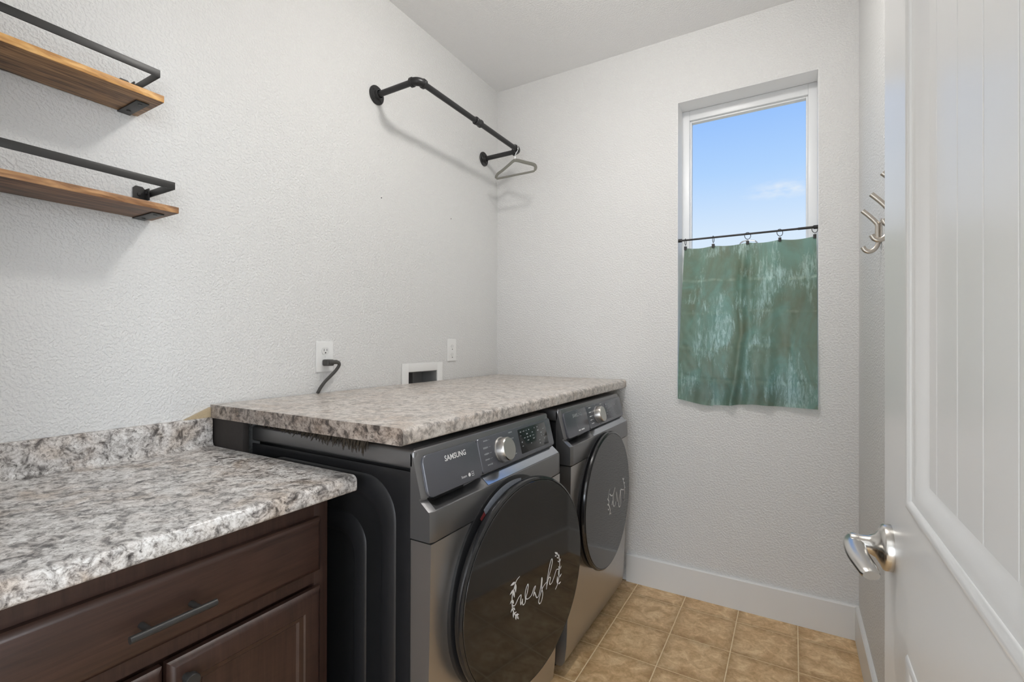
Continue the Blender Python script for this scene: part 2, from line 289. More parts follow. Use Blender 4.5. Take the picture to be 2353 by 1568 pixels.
# ------------------------------------------------------------------ mesh helpers
class MB:
    """collects shapes in world coordinates; build() links them as ONE mesh object"""
    def __init__(s): s.bm = bmesh.new()
    def _merge(s, b):
        me = bpy.data.meshes.new('tmp'); b.to_mesh(me); b.free(); s.bm.from_mesh(me); bpy.data.meshes.remove(me)
    def box(s, x0, x1, y0, y1, z0, z1, bev=0.0, seg=2, mtx=None):
        b = bmesh.new(); bmesh.ops.create_cube(b, size=1.0)
        for v in b.verts:
            v.co = Vector(((x0 + x1) / 2 + v.co.x * (x1 - x0), (y0 + y1) / 2 + v.co.y * (y1 - y0), (z0 + z1) / 2 + v.co.z * (z1 - z0)))
        if bev: bmesh.ops.bevel(b, geom=b.edges[:], offset=bev, segments=seg, affect='EDGES', profile=0.5)
        if mtx: bmesh.ops.transform(b, matrix=mtx, verts=b.verts)
        s._merge(b); return s
    def lathe(s, prof, origin, axis, seg=48, cap=True, ref=None):
        """prof: list of (distance along axis, radius)"""
        a = Vector(axis).normalized(); o = Vector(origin)
        r_ = Vector(ref) if ref else (Vector((0, 0, 1)) if abs(a.z) < 0.9 else Vector((1, 0, 0)))
        e1 = a.cross(r_).normalized(); e2 = a.cross(e1)
        rings = []
        for d, r in prof:
            if r <= 1e-6: rings.append([s.bm.verts.new(o + a * d)]); continue
            rings.append([s.bm.verts.new(o + a * d + (e1 * math.cos(2 * PI * i / seg) + e2 * math.sin(2 * PI * i / seg)) * r) for i in range(seg)])
        for A, B in zip(rings, rings[1:]):
            for i in range(seg):
                j = (i + 1) % seg
                if len(A) == 1 and len(B) == 1: continue
                if len(A) == 1: f = [A[0], B[i], B[j]]
                elif len(B) == 1: f = [A[i], B[0], A[j]]
                else: f = [A[i], B[i], B[j], A[j]]
                s.bm.faces.new(f)
        if cap:
            for ring in (rings[0], rings[-1]):
                if len(ring) > 1:
                    try: s.bm.faces.new(ring)
                    except ValueError: pass
        return s
    def cyl(s, p0, p1, r, seg=20, r1=None):
        p0 = Vector(p0); p1 = Vector(p1); d = p1 - p0
        return s.lathe([(0, r), (d.length, r if r1 is None else r1)], p0, d, seg)
    def tube(s, pts, rad, seg=12, ell=None, upv=None, cap=True):
        """rad: number or list; ell=(a,b) multiplies the two section axes"""
        P = [Vector(p) for p in pts]; n = len(P); rings = []
        prev = None
        for i in range(n):
            t = (P[min(i + 1, n - 1)] - P[max(i - 1, 0)]).normalized()
            if prev is None:
                ref = Vector(upv) if upv else (Vector((0, 0, 1)) if abs(t.z) < 0.9 else Vector((1, 0, 0)))
                e1 = (ref - t * ref.dot(t)).normalized()
            else:
                e1 = (prev - t * prev.dot(t)).normalized()
            prev = e1; e2 = t.cross(e1); r = rad[i] if isinstance(rad, (list, tuple)) else rad
            a, b = ell if ell else (1, 1)
            rings.append([s.bm.verts.new(P[i] + e1 * (math.cos(2 * PI * k / seg) * r * a) + e2 * (math.sin(2 * PI * k / seg) * r * b)) for k in range(seg)])
        for A, B in zip(rings, rings[1:]):
            for k in range(seg):
                j = (k + 1) % seg; s.bm.faces.new([A[k], A[j], B[j], B[k]])
        if cap:
            s.bm.faces.new(rings[0]); s.bm.faces.new(rings[-1])
        return s
    def prism(s, poly, conv, d0, d1):
        """poly: 2d points; conv(a, b, d) -> xyz; extruded from d0 to d1"""
        A = [s.bm.verts.new(conv(a, b, d0)) for a, b in poly]; B = [s.bm.verts.new(conv(a, b, d1)) for a, b in poly]
        n = len(poly)
        for i in range(n):
            j = (i + 1) % n; s.bm.faces.new([A[i], A[j], B[j], B[i]])
        s.bm.faces.new(A); s.bm.faces.new(B); return s
    def grid(s, fn, nu, nv):
        V = [[s.bm.verts.new(fn(i / nu, j / nv)) for j in range(nv + 1)] for i in range(nu + 1)]
        for i in range(nu):
            for j in range(nv): s.bm.faces.new([V[i][j], V[i + 1][j], V[i + 1][j + 1], V[i][j + 1]])
        return s
    def loops(s, rings, closed_end=False, cap0=False):
        V = [[s.bm.verts.new(p) for p in r] for r in rings]; n = len(V[0])
        for A, B in zip(V, V[1:]):
            for k in range(n):
                j = (k + 1) % n; s.bm.faces.new([A[k], A[j], B[j], B[k]])
        if closed_end: s.bm.faces.new(V[-1])
        if cap0: s.bm.faces.new(V[0])
        return s
    def build(s, name, mat, parent=None, smooth=40):
        bmesh.ops.recalc_face_normals(s.bm, faces=s.bm.faces[:])
        org = parent_world(parent) if parent else Vector((0, 0, 0))
        if parent is None:
            xs = [v.co for v in s.bm.verts]
            mn = Vector((min(c.x for c in xs), min(c.y for c in xs), min(c.z for c in xs))); mxv = Vector((max(c.x for c in xs), max(c.y for c in xs), max(c.z for c in xs)))
            org = Vector(((mn.x + mxv.x) / 2, (mn.y + mxv.y) / 2, mn.z))
        for v in s.bm.verts: v.co -= org
        me = bpy.data.meshes.new(name); s.bm.to_mesh(me); s.bm.free()
        me.materials.append(mat)
        if smooth:
            me.shade_smooth(); me.set_sharp_from_angle(angle=R(smooth))
        o = bpy.data.objects.new(name, me); COL.objects.link(o)
        if parent: o.parent = parent
        else: o.location = org
        return o
def parent_world(o):
    v = Vector((0, 0, 0))
    while o: v += o.location; o = o.parent
    return v
def tag(o, label=None, cat=None, group=None, kind=None):
    if label: o['label'] = label
    if cat: o['category'] = cat
    if group: o['group'] = group
    if kind: o['kind'] = kind
    return o
def thing(name, loc, label, cat, group=None, kind=None):
    o = bpy.data.objects.new(name, None); COL.objects.link(o); o.location = loc; o.empty_display_size = 0.05
    return tag(o, label, cat, group, kind)
def struct(o, label=None, cat=None):
    return tag(o, label, cat, kind='structure')
def smooth_path(pts, n=8):
    P = [Vector(p) for p in pts]; out = []
    for i in range(len(P) - 1):
        p0 = P[max(i - 1, 0)]; p1 = P[i]; p2 = P[i + 1]; p3 = P[min(i + 2, len(P) - 1)]
        for k in range(n):
            t = k / n
            out.append(0.5 * ((2 * p1) + (p2 - p0) * t + (2 * p0 - 5 * p1 + 4 * p2 - p3) * t * t + (3 * p1 - p0 - 3 * p2 + p3) * t ** 3))
    out.append(P[-1]); return out
def rrect(a0, a1, b0, b1, r, n=6):
    pts = []
    for ca, cb, st in ((a1 - r, b1 - r, 0), (a0 + r, b1 - r, 90), (a0 + r, b0 + r, 180), (a1 - r, b0 + r, 270)):
        for k in range(n + 1):
            an = R(st + 90 * k / n); pts.append((ca + r * math.cos(an), cb + r * math.sin(an)))
    return pts
def text_mesh(body, size, mtx, name, mat, parent, width=None, bold=0.0):
    cu = bpy.data.curves.new('txt', 'FONT'); cu.body = body; cu.size = size; cu.align_x = 'CENTER'; cu.align_y = 'CENTER'; cu.offset = bold; cu.resolution_u = 3
    ob = bpy.data.objects.new('txt', cu); COL.objects.link(ob)
    dg = bpy.context.evaluated_depsgraph_get(); dg.update()
    me = bpy.data.meshes.new_from_object(ob.evaluated_get(dg))
    bpy.data.objects.remove(ob); bpy.data.curves.remove(cu)
    if width:
        xs = [v.co.x for v in me.vertices]; k = width / (max(xs) - min(xs))
        for v in me.vertices: v.co.x *= k
    org = parent_world(parent)
    for v in me.vertices: v.co = (mtx @ v.co) - org
    me.materials.clear(); me.materials.append(mat); me.name = name
    o = bpy.data.objects.new(name, me); COL.objects.link(o); o.parent = parent
    return o
WASH_STROKES = [[(-0.0902, -0.0256), (-0.0815, -0.0337), (-0.0734, -0.0319), (-0.0616, -0.0211), (-0.0497, -0.0176), (-0.052, -0.034), (-0.0508, -0.044)], [(-0.0508, -0.044), (-0.0451, -0.037), (-0.0427, -0.0312)], [(-0.0427, -0.0312), (-0.0429, -0.0433), (-0.0381, -0.0494), (-0.0298, -0.0436), (-0.0308, -0.0251), (-0.0268, -0.0104), (-0.0191, -0.0014), (-0.0166, -0.0073), (-0.0206, -0.0221), (-0.0267, -0.034), (-0.0236, -0.0399), (-0.0127, -0.0418), (0.0, -0.0379), (0.0096, -0.0253), (0.0161, -0.0209), (0.0177, -0.0239), (0.0103, -0.0367), (0.0091, -0.0458)], [(0.0091, -0.0458), (0.0136, -0.0371), (0.0178, -0.0435), (0.0244, -0.0561), (0.0334, -0.0556), (0.041, -0.0437), (0.0467, -0.0271), (0.0493, -0.0107), (0.052, -0.016), (0.0494, -0.0377), (0.0546, -0.055), (0.0529, -0.0676), (0.0462, -0.078), (0.0395, -0.0798), (0.0344, -0.0729), (0.0367, -0.0636), (0.0461, -0.0505), (0.0535, -0.0413), (0.0665, -0.0351), (0.0769, -0.0325)], [(0.0735, -0.0532), (0.0787, -0.0245), (0.0909, 0.0095), (0.1008, 0.0244), (0.1052, 0.017), (0.0988, -0.0012), (0.0857, -0.0214), (0.0787, -0.0361), (0.0735, -0.0532)], [(0.0763, -0.0447), (0.084, -0.0285), (0.0903, -0.0248), (0.0953, -0.0294), (0.0911, -0.039), (0.0911, -0.0449), (0.0965, -0.0474), (0.1055, -0.0438), (0.1163, -0.0313), (0.1236, -0.0213), (0.1292, -0.0165), (0.1411, -0.0205)], [(-0.0559, 0.0343), (-0.0707, 0.0286), (-0.0794, 0.0145), (-0.088, -0.0012), (-0.0893, -0.0216), (-0.0864, -0.0403), (-0.0762, -0.0588), (-0.0629, -0.0719)], [(0.122, -0.073), (0.1331, -0.0636), (0.1405, -0.0486), (0.1442, -0.0261), (0.146, -0.0068), (0.1421, 0.0146), (0.1327, 0.0299)]]
WASH_LEAVES = [[(-0.0751, 0.0268), (-0.0966, 0.0258)], [(-0.075, 0.0233), (-0.0735, -0.002)], [(-0.0823, 0.0104), (-0.0994, 0.0027)], [(-0.0828, 0.0089), (-0.0793, -0.0127)], [(-0.0885, -0.0132), (-0.0987, -0.0218)], [(-0.0879, -0.0143), (-0.0815, -0.0284)], [(-0.0864, -0.035), (-0.0949, -0.0452)], [(-0.0835, -0.0363), (-0.0762, -0.0474)], [(-0.0835, -0.0468), (-0.0834, -0.0643)], [(-0.0791, -0.054), (-0.0689, -0.0542)], [(-0.0733, -0.0601), (-0.0585, -0.0659)], [(-0.0747, -0.0612), (-0.0717, -0.0749)], [(-0.0703, -0.0632), (-0.0599, -0.0777)], [(0.1327, 0.0279), (0.1179, 0.039)], [(0.1327, 0.0259), (0.1308, 0.0355)], [(0.129, 0.0243), (0.1179, 0.0276)], [(0.1384, 0.014), (0.129, 0.0193)], [(0.1421, 0.0106), (0.1421, 0.0256)], [(0.1422, 0.0006), (0.1347, 0.0073)], [(0.146, -0.0007), (0.1528, 0.0088)], [(0.1461, -0.0228), (0.1392, -0.0103)], [(0.1491, -0.0239), (0.1555, -0.0143)], [(0.1424, -0.0434), (0.1404, -0.0207)], [(0.1443, -0.0461), (0.1575, -0.0392)], [(0.1331, -0.0616), (0.133, -0.0378)], [(0.1387, -0.0639), (0.1538, -0.0629)]]
DRY_STROKES = [[(-0.0039, 0.0222), (0.0197, 0.0087), (0.0392, 0.0097), (0.0547, 0.022), (0.0649, 0.0323)], [(0.0392, 0.0097), (0.0394, -0.0139), (0.0417, -0.036), (0.0506, -0.045), (0.0662, -0.0445), (0.0751, -0.0312)], [(0.0372, -0.0161), (0.0263, -0.0244), (0.0242, -0.0323)], [(0.0854, 0.008), (0.0887, -0.0074), (0.0933, -0.0247), (0.0966, -0.0381)], [(0.1353, 0.0036), (0.133, -0.0136), (0.1213, -0.037), (0.1167, -0.0578), (0.1271, -0.0705), (0.1452, -0.0646), (0.1451, -0.0437), (0.1425, -0.0132), (0.1496, 0.0058)], [(0.1496, 0.0013), (0.1739, -0.0059), (0.1888, -0.0106)], [(-0.0019, 0.0427), (-0.0103, 0.0323), (-0.0166, 0.0228), (-0.0248, 0.007), (-0.0143, -0.0057), (-0.0185, -0.017), (-0.0058, -0.0333), (0.0007, -0.0521), (-0.0161, -0.0588)], [(0.1835, 0.0408), (0.1836, 0.0286), (0.1986, 0.0051), (0.1997, -0.0135), (0.2013, -0.0261), (0.1939, -0.0393), (0.1841, -0.0593)]]
DRY_LEAVES = [[(-0.0041, 0.0418), (-0.0145, 0.0306)], [(-0.0124, 0.0259), (-0.0187, 0.0178)], [(-0.0248, 0.0029), (-0.0332, 0.0121)], [(-0.0205, -0.0192), (-0.033, -0.0114)], [(-0.0162, -0.0407), (-0.0267, -0.0341)], [(0.0007, -0.0577), (-0.0182, -0.0589)], [(0.0007, -0.0591), (0.0136, -0.0659)], [(0.1835, 0.0385), (0.1688, 0.0459)], [(0.1835, 0.0385), (0.1959, 0.04)], [(0.1936, 0.0201), (0.2061, 0.0177)], [(0.1987, -0.0025), (0.2113, -0.005)], [(0.1998, -0.0287), (0.1998, -0.0196)], [(0.1939, -0.0423), (0.1964, -0.0339)], [(0.1816, -0.0601), (0.1915, -0.0492)]]

# ================================================================== SETTING
T = 0.17
# left wall, with the pocket for the laundry box
LBY0, LBY1, LBZ0, LBZ1 = 1.664, 1.872, 0.955, 1.092
m = MB()
m.box(-T, 0, YF - 0.12, LBY0, 0, H).box(-T, 0, LBY1, YB + T, 0, H).box(-T, 0, LBY0, LBY1, 0, LBZ0).box(-T, 0, LBY0, LBY1, LBZ1, H)
struct(m.build('wall_left', M_WALL))
m = MB()
m.box(0, WX0, YB, YB + T, 0, H).box(WX1, XR + T, YB, YB + T, 0, H).box(WX0, WX1, YB, YB + T, 0, WZ0).box(WX0, WX1, YB, YB + T, WZ1, H)
struct(m.build('wall_back', M_WALL))
m = MB(); e = 0.0015                      # added liners, whitened to stand in for daylight on the window returns
m.box(WX0, WX0 + e, YB + 0.0005, YB + 0.112, WZ0, WZ1).box(WX1 - e, WX1, YB + 0.0005, YB + 0.112, WZ0, WZ1).box(WX0 + e, WX1 - e, YB + 0.0005, YB + 0.112, WZ1 - e, WZ1).box(WX0 + e, WX1 - e, YB + 0.0005, YB + 0.112, WZ0, WZ0 + e)
struct(m.build('trim_2', M_RETURN, smooth=0))
struct(MB().box(XR, XR + T, YF - 0.12, YB, 0, H).build('wall_right', M_WALL))
DX0, DX1, DZ = 0.80, 1.712, 2.055        # doorway
m = MB()
m.box(0, DX0, YF - 0.12, YF, 0, H).box(DX1, XR, YF - 0.12, YF, 0, H).box(DX0, DX1, YF - 0.12, YF, DZ, H)
struct(m.build('wall_front', M_WALL))
struct(MB().box(-T, XR + T, YF - 0.12, YB + T, H, H + 0.1).build('ceiling', M_CEIL))
# floor: grout bed with a tile object for every piece
fl = struct(MB().box(-T, XR + T, YF - 0.12, YB + T, -0.12, -0.0016).build('floor', M_GROUT))
GX, GY, PX, PY, GAP = 1.0925, 2.322, 0.2335, 0.237, 0.0042
def cuts(lo, hi, ref, pitch):
    k0 = math.ceil((lo - ref) / pitch); out = [lo]
    while ref + k0 * pitch < hi - 1e-6:
        if ref + k0 * pitch > lo + 0.012: out.append(ref + k0 * pitch)
        k0 += 1
    return out + [hi]
xs = cuts(0.0, XR, GX, PX); ys = cuts(YF, YB, GY, PY)
cache = {}
for i in range(len(xs) - 1):
    for j in range(len(ys) - 1):
        a, b = xs[i + 1] - xs[i] - GAP, ys[j + 1] - ys[j] - GAP
        key = (round(a, 3), round(b, 3))
        if key not in cache:
            bm = bmesh.new(); bmesh.ops.create_cube(bm, size=1.0)
            for v in bm.verts: v.co = Vector((v.co.x * a, v.co.y * b, v.co.z * 0.004 - 0.002))
            bmesh.ops.bevel(bm, geom=[e for e in bm.edges if all(v.co.z > -0.001 for v in e.verts)], offset=0.0012, segments=1, affect='EDGES')
            me = bpy.data.meshes.new('tile'); bm.to_mesh(me); bm.free(); me.materials.append(M_TILE); cache[key] = me
        o = bpy.data.objects.new('tile', cache[key]); COL.objects.link(o); o.parent = fl
        o.location = Vector(((xs[i] + xs[i + 1]) / 2, (ys[j] + ys[j + 1]) / 2, 0)) - fl.location
# baseboards with a small eased top edge
BH = 0.141
def base_prof(th): return [(0, 0), (th, 0), (th, BH - 0.005), (th - 0.004, BH), (0, BH)]
struct(MB().prism(base_prof(0.014), lambda a, b, d: (d, YB - a, b), 0.80, XR).build('baseboard_back', M_TRIM, smooth=0))
struct(MB().prism(base_prof(0.014), lambda a, b, d: (XR - a, d, b), YF, YB - 0.014).build('baseboard_right', M_TRIM, smooth=0))
# door lining around the doorway
m = MB()
m.box(DX0, DX0 + 0.018, YF - 0.125, YF + 0.004, 0, DZ - 0.018).box(DX1 - 0.012, DX1, YF - 0.125, YF + 0.004, 0, DZ - 0.018).box(DX0, DX1, YF - 0.125, YF + 0.004, DZ - 0.018, DZ)
struct(m.build('trim_1', M_TRIM, smooth=0))
# hall behind the doorway, its wall openings added for the fill lights
HY0, HX1, HX0 = -2.3, 3.7, -0.4
struct(MB().box(HX0, HX1 + 0.12, HY0 - 0.12, YF - 0.12, -0.12, -0.0016).build('floor_hall', M_HALLFLOOR))
struct(MB().box(HX0 - 0.12, HX1 + 0.12, HY0 - 0.12, YF - 0.12, H, H + 0.1).build('ceiling_hall', M_CEIL))
m = MB()
m.box(HX0 - 0.12, 0.84, HY0 - 0.12, HY0, 0, H).box(2.66, HX1 + 0.12, HY0 - 0.12, HY0, 0, H).box(0.84, 2.66, HY0 - 0.12, HY0, 0, 0.09).box(0.84, 2.66, HY0 - 0.12, HY0, 2.01, H)
struct(m.build('wall_hall_rear', M_WALL))
struct(MB().box(HX0 - 0.12, HX0, HY0, YF - 0.12, 0, H).build('wall_hall_left', M_WALL))
struct(MB().box(XR + T, HX1, YF - 0.12, YF, 0, H).build('wall_hall_right', M_WALL))
m = MB()
m.box(HX1, HX1 + 0.12, HY0, -2.02, 0, H).box(HX1, HX1 + 0.12, -0.48, YF - 0.12, 0, H).box(HX1, HX1 + 0.12, -2.02, -0.48, 0, 0.58).box(HX1, HX1 + 0.12, -2.02, -0.48, 2.32, H)
struct(m.build('wall_hall_end', M_WALL))

# ------------------------------------------------------------------ window
FY = YB + 0.115
m = MB()
fwid, ftop = 0.036, 0.050
m.box(WX0, WX0 + fwid, FY, YB + T, WZ0, WZ1, 0.002).box(WX1 - fwid, WX1, FY, YB + T, WZ0, WZ1, 0.002)
m.box(WX0 + fwid, WX1 - fwid, FY, YB + T, WZ1 - ftop, WZ1, 0.002).box(WX0 + fwid, WX1 - fwid, FY, YB + T, WZ0, WZ0 + 0.05, 0.002)
win = struct(m.build('window_1', M_VINYL, smooth=30))
def sash(name, z0, z1, y0, wd):
    q = MB(); x0, x1 = WX0 + fwid, WX1 - fwid
    q.box(x0, x0 + wd, y0, y0 + 0.03, z0, z1, 0.002).box(x1 - wd, x1, y0, y0 + 0.03, z0, z1, 0.002)
    q.box(x0 + wd, x1 - wd, y0, y0 + 0.03, z1 - wd * 1.1, z1, 0.002).box(x0 + wd, x1 - wd, y0, y0 + 0.03, z0, z0 + max(wd, 0.02), 0.002)
    f = q.build(name, M_VINYL, win, 30)
    MB().box(x0 + wd, x1 - wd, y0 + 0.012, y0 + 0.016, z0 + max(wd, 0.02), z1 - wd * 1.1).build('pane', M_PANE, f, 0)
    return f
sash('upper_sash', 1.665, WZ1 - ftop, FY + 0.014, 0.008)
ls = sash('lower_sash', WZ0 + 0.05, 1.700, FY + 0.003 - 0.026, 0.034)
q = MB()
q.lathe([(0, 0.012), (0.010, 0.012)], (1.357, FY - 0.008, 1.700), (0, 0, 1), 20)
q.tube(smooth_path([(1.318, FY - 0.010, 1.702), (1.328, FY - 0.014, 1.716), (1.357, FY - 0.016, 1.721), (1.385, FY - 0.014, 1.716), (1.397, FY - 0.010, 1.702)], 6), 0.0035, 8)
tag(q.build('sash_lock', M_CHROME, ls), 'metal sash lock')

# ------------------------------------------------------------------ room door, standing open along the right wall
DF, DTH = 1.663, 0.036        # face towards the room, thickness
DY0, DY1, DH = 0.072, 0.926, 2.035
PY1, PY0 = 0.757, 0.241
UZ0, UZ1, LZ0, LZ1 = 1.026, 1.88, 0.24, 0.846
door = thing('door_1', (DF, (DY0 + DY1) / 2, 0), None, None, kind='structure')
RC = 0.013
m = MB()
m.box(DF, DF + DTH, PY1, DY1, 0.008, DH).box(DF, DF + DTH, DY0, PY0, 0.008, DH)
m.box(DF, DF + DTH, PY0, PY1, UZ1, DH).box(DF, DF + DTH, PY0, PY1, LZ1, UZ0).box(DF, DF + DTH, PY0, PY1, 0.008, LZ0)
m.box(DF + RC + 0.008, DF + DTH, PY0, PY1, LZ0, UZ1)
m.build('slab', M_DOOR, door, 30)
def moulding(y0, y1, z0, z1):
    prof = [(0, 0.0), (0.0025, -0.0025), (0.007, -0.0032), (0.011, -0.001), (0.013, 0.002), (0.019, 0.0025), (0.026, 0.0055), (0.033, 0.0105), (0.038, RC), (0.042, RC + 0.001)]
    rings = []
    for ins, d in prof:
        rings.append([(DF + d, y0 + ins, z0 + ins), (DF + d, y1 - ins, z0 + ins), (DF + d, y1 - ins, z1 - ins), (DF + d, y0 + ins, z1 - ins)])
    MB().loops(rings).build('panel_moulding', M_DOOR, door, 50)
moulding(PY0, PY1, UZ0, UZ1); moulding(PY0, PY1, LZ0, LZ1)
def planks(z0, z1):
    edges = [0.716, 0.683, 0.607, 0.535, 0.463, 0.391, 0.319, 0.282]
    for b_, a_ in zip(edges, edges[1:]):
        poly = [(a_ + 0.0012, 0.007), (a_ + 0.0012, 0.0006), (a_ + 0.0018, 0), (b_ - 0.0018, 0), (b_ - 0.0012, 0.0006), (b_ - 0.0012, 0.007)]
        MB().prism(poly, lambda a, b, d: (DF + RC + b, a, d), z0, z1).build('plank', M_DOOR, door, 0)
planks(UZ0 + 0.036, UZ1 - 0.036)
MB().box(DF + RC, DF + RC + 0.007, PY0 + 0.038, PY1 - 0.038, LZ0 + 0.038, LZ1 - 0.038).build('lower_panel', M_DOOR, door, 30)
# lever handle
KY, KZ = 0.868, 0.936
q = MB().lathe([(0, 0.0325), (0.008, 0.0325), (0.011, 0.031), (0.014, 0.025), (0.019, 0.0165), (0.027, 0.0125), (0.040, 0.0115)], (DF, KY, KZ), (-1, 0, 0), 48)
hd = tag(q.build('lever_handle', M_NICKEL, door, 50), 'brushed nickel lever handle')
q = MB().lathe([(0.0385, 0.0125), (0.047, 0.0125), (0.049, 0.0112)], (DF, KY, KZ), (-1, 0, 0), 32)
q.build('neck', M_NICKEL, hd, 50)
pth = smooth_path([(DF - 0.043, KY + 0.011, KZ + 0.001), (DF - 0.0445, KY - 0.010, KZ), (DF - 0.043, KY - 0.040, KZ - 0.004), (DF - 0.037, KY - 0.070, KZ - 0.008), (DF - 0.033, KY - 0.088, KZ - 0.011)], 6)
n = len(pth)
q = MB().tube(pth, [0.0110 + 0.0025 * math.sin(PI * min(1, i / (n * 0.9))) if i < n - 2 else 0.0095 for i in range(n)], 20, (0.62, 1.05), (0, 0, 1))
q.build('lever', M_NICKEL, hd, 60)

# ------------------------------------------------------------------ ceiling lamp (above the frame, it lights the room)
LC = Vector((1.06, 1.285, H))
lamp = thing('ceiling_lamp', LC, 'round flush opal ceiling lamp lighting the laundry room', 'lamp')
MB().lathe([(0, 0.075), (0.012, 0.075), (0.016, 0.068), (0.018, 0.016), (0.051, 0.016)], LC, (0, 0, -1), 48).build('base', M_PLATE, lamp)
MB().lathe([(0.050, 0.0), (0.052, 0.062), (0.060, 0.082), (0.095, 0.087), (0.112, 0.076), (0.122, 0.048), (0.125, 0.0)], LC, (0, 0, -1), 16, cap=False).build('lamp_shade', M_LAMP, lamp)

# ================================================================== COUNTERS AND CABINET
wt = thing('raised_worktop', (CTR_X / 2, (CTR_Y0 + YB) / 2, CTR_Z - 0.04), 'warm beige speckled laminate worktop spanning over both laundry machines', 'worktop')
def bull(x0, x1, z0, z1, r, n=6):
    pts = [(x0, z0)]
    for k in range(n + 1): an = R(-90 + 90 * k / n); pts.append((x1 - r * 0.55 + r * 0.55 * math.cos(an), z0 + r * 0.55 + r * 0.55 * math.sin(an)))
    for k in range(n + 1): an = R(90 * k / n); pts.append((x1 - r + r * math.cos(an), z1 - r + r * math.sin(an)))
    return pts + [(x0, z1)]
MB().prism(bull(0.006, CTR_X, CTR_Z - 0.040, CTR_Z, 0.012), lambda a, b, d: (a, d, b), CTR_Y0 + 0.0015, YB - 0.001).build('slab', M_GRANITE_UP, wt, 30)
o = MB().prism(bull(0.006, CTR_X - 0.0004, CTR_Z - 0.040, CTR_Z - 0.0004, 0.012), lambda a, b, d: (a, d, b), CTR_Y0, CTR_Y0 + 0.0012).build('edge_strip', M_GRANITE_END, wt, 30)
tag(o, 'darker brown speckled end strip')
# dark board behind it, carrying the worktop on the wall
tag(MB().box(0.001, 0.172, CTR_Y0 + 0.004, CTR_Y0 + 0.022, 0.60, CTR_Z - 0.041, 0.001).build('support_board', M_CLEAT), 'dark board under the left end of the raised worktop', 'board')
# jagged strands shaped to stand in for the worktop's reflection on the washer
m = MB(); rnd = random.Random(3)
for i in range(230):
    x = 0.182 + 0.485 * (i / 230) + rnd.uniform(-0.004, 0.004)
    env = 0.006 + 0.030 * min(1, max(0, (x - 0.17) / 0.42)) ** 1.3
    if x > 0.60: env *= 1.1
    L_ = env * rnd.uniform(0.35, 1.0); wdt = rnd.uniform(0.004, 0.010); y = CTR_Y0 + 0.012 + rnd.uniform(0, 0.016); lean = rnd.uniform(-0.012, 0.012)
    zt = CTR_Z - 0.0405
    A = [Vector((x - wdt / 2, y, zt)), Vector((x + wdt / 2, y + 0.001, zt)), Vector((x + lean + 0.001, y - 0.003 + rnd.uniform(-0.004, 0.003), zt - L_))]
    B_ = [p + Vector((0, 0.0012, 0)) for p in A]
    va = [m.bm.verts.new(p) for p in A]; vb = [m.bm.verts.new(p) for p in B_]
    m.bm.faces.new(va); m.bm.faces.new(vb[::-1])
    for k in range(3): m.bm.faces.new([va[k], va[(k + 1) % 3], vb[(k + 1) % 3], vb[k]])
tag(m.build('reflection_fringe', M_REFL_FRINGE, smooth=0), 'jagged dark brown strands standing in for the worktop reflection on the washer', 'fringe', kind='stuff')

LCZ, LCX, LCY1 = 0.914, 0.650, 0.790
lct = thing('countertop', (LCX / 2, (YF + LCY1) / 2, LCZ - 0.038), 'grey speckled laminate countertop on the dark cabinet', 'countertop')
poly = bull(0.0, LCX, LCZ - 0.038, LCZ, 0.014)
poly = poly[:-1] + [(0.032, LCZ), (0.025, LCZ + 0.003), (0.0215, LCZ + 0.010), (0.020, LCZ + 0.02), (0.020, LCZ + 0.078), (0.018, LCZ + 0.083), (0.014, LCZ + 0.086), (0, LCZ + 0.086)]
MB().prism(poly, lambda a, b, d: (a, d, b), YF, LCY1).build('slab', M_GRANITE, lct, 30)
q = MB().prism([(0.716, 0), (LCY1 - 0.001, 0), (LCY1 - 0.001, 0.030)], lambda a, b, d: (d, a, LCZ + 0.0862 + b), 0.0005, 0.012)  # tan wedge set on top of the backsplash end
tag(q.build('end_wedge', M_WEDGE, lct, 0), 'small tan wedge at the backsplash end')

cab = thing('base_cabinet', (0.31, 0.40, 0), 'espresso brown wooden base cabinet with drawer and two doors', 'cabinet')
CY0, CY1, CX = YF + 0.004, 0.735, 0.615
m = MB(); m.box(0.002, CX - 0.02, CY0, CY1, 0.10, 0.876).box(0.002, CX - 0.07, CY0, CY1, 0.0, 0.10)
m.build('body', M_CABV, cab, 0)
m = MB()
m.box(CX - 0.02, CX, CY0, CY0 + 0.036, 0.10, 0.876, 0.001).box(CX - 0.02, CX, CY1 - 0.036, CY1, 0.10, 0.876, 0.001)
m.box(CX - 0.02, CX, CY0 + 0.036, CY1 - 0.036, 0.83, 0.876).box(CX - 0.02, CX, CY0 + 0.036, CY1 - 0.036, 0.69, 0.73).box(CX - 0.02, CX, CY0 + 0.036, CY1 - 0.036, 0.10, 0.14)
m.build('face_frame', M_CABV, cab, 30)
def front(y0, y1, z0, z1, x0, x1, bev):
    rings = [[(x0, *p) for p in ((y0, z0), (y1, z0), (y1, z1), (y0, z1))]]
    for ins, d in ((0, x1 - bev * 0.85), (0.0025, x1 - bev * 0.5), (bev, x1 - 0.0005), (bev + 0.0015, x1)):
        rings.append([(d, y0 + ins, z0 + ins), (d, y1 - ins, z0 + ins), (d, y1 - ins, z1 - ins), (d, y0 + ins, z1 - ins)])
    return rings
dr = MB().loops(front(0.092, 0.706, 0.720, 0.838, CX, CX + 0.020, 0.010), closed_end=True, cap0=True).build('drawer', M_CAB, cab, 30)
q = MB()
q.cyl((0.667, 0.334, 0.772), (0.667, 0.462, 0.772), 0.0058, 20)
q.cyl((CX + 0.0195, 0.362, 0.772), (0.667, 0.362, 0.772), 0.0052, 16).cyl((CX + 0.0195, 0.436, 0.772), (0.667, 0.436, 0.772), 0.0052, 16)
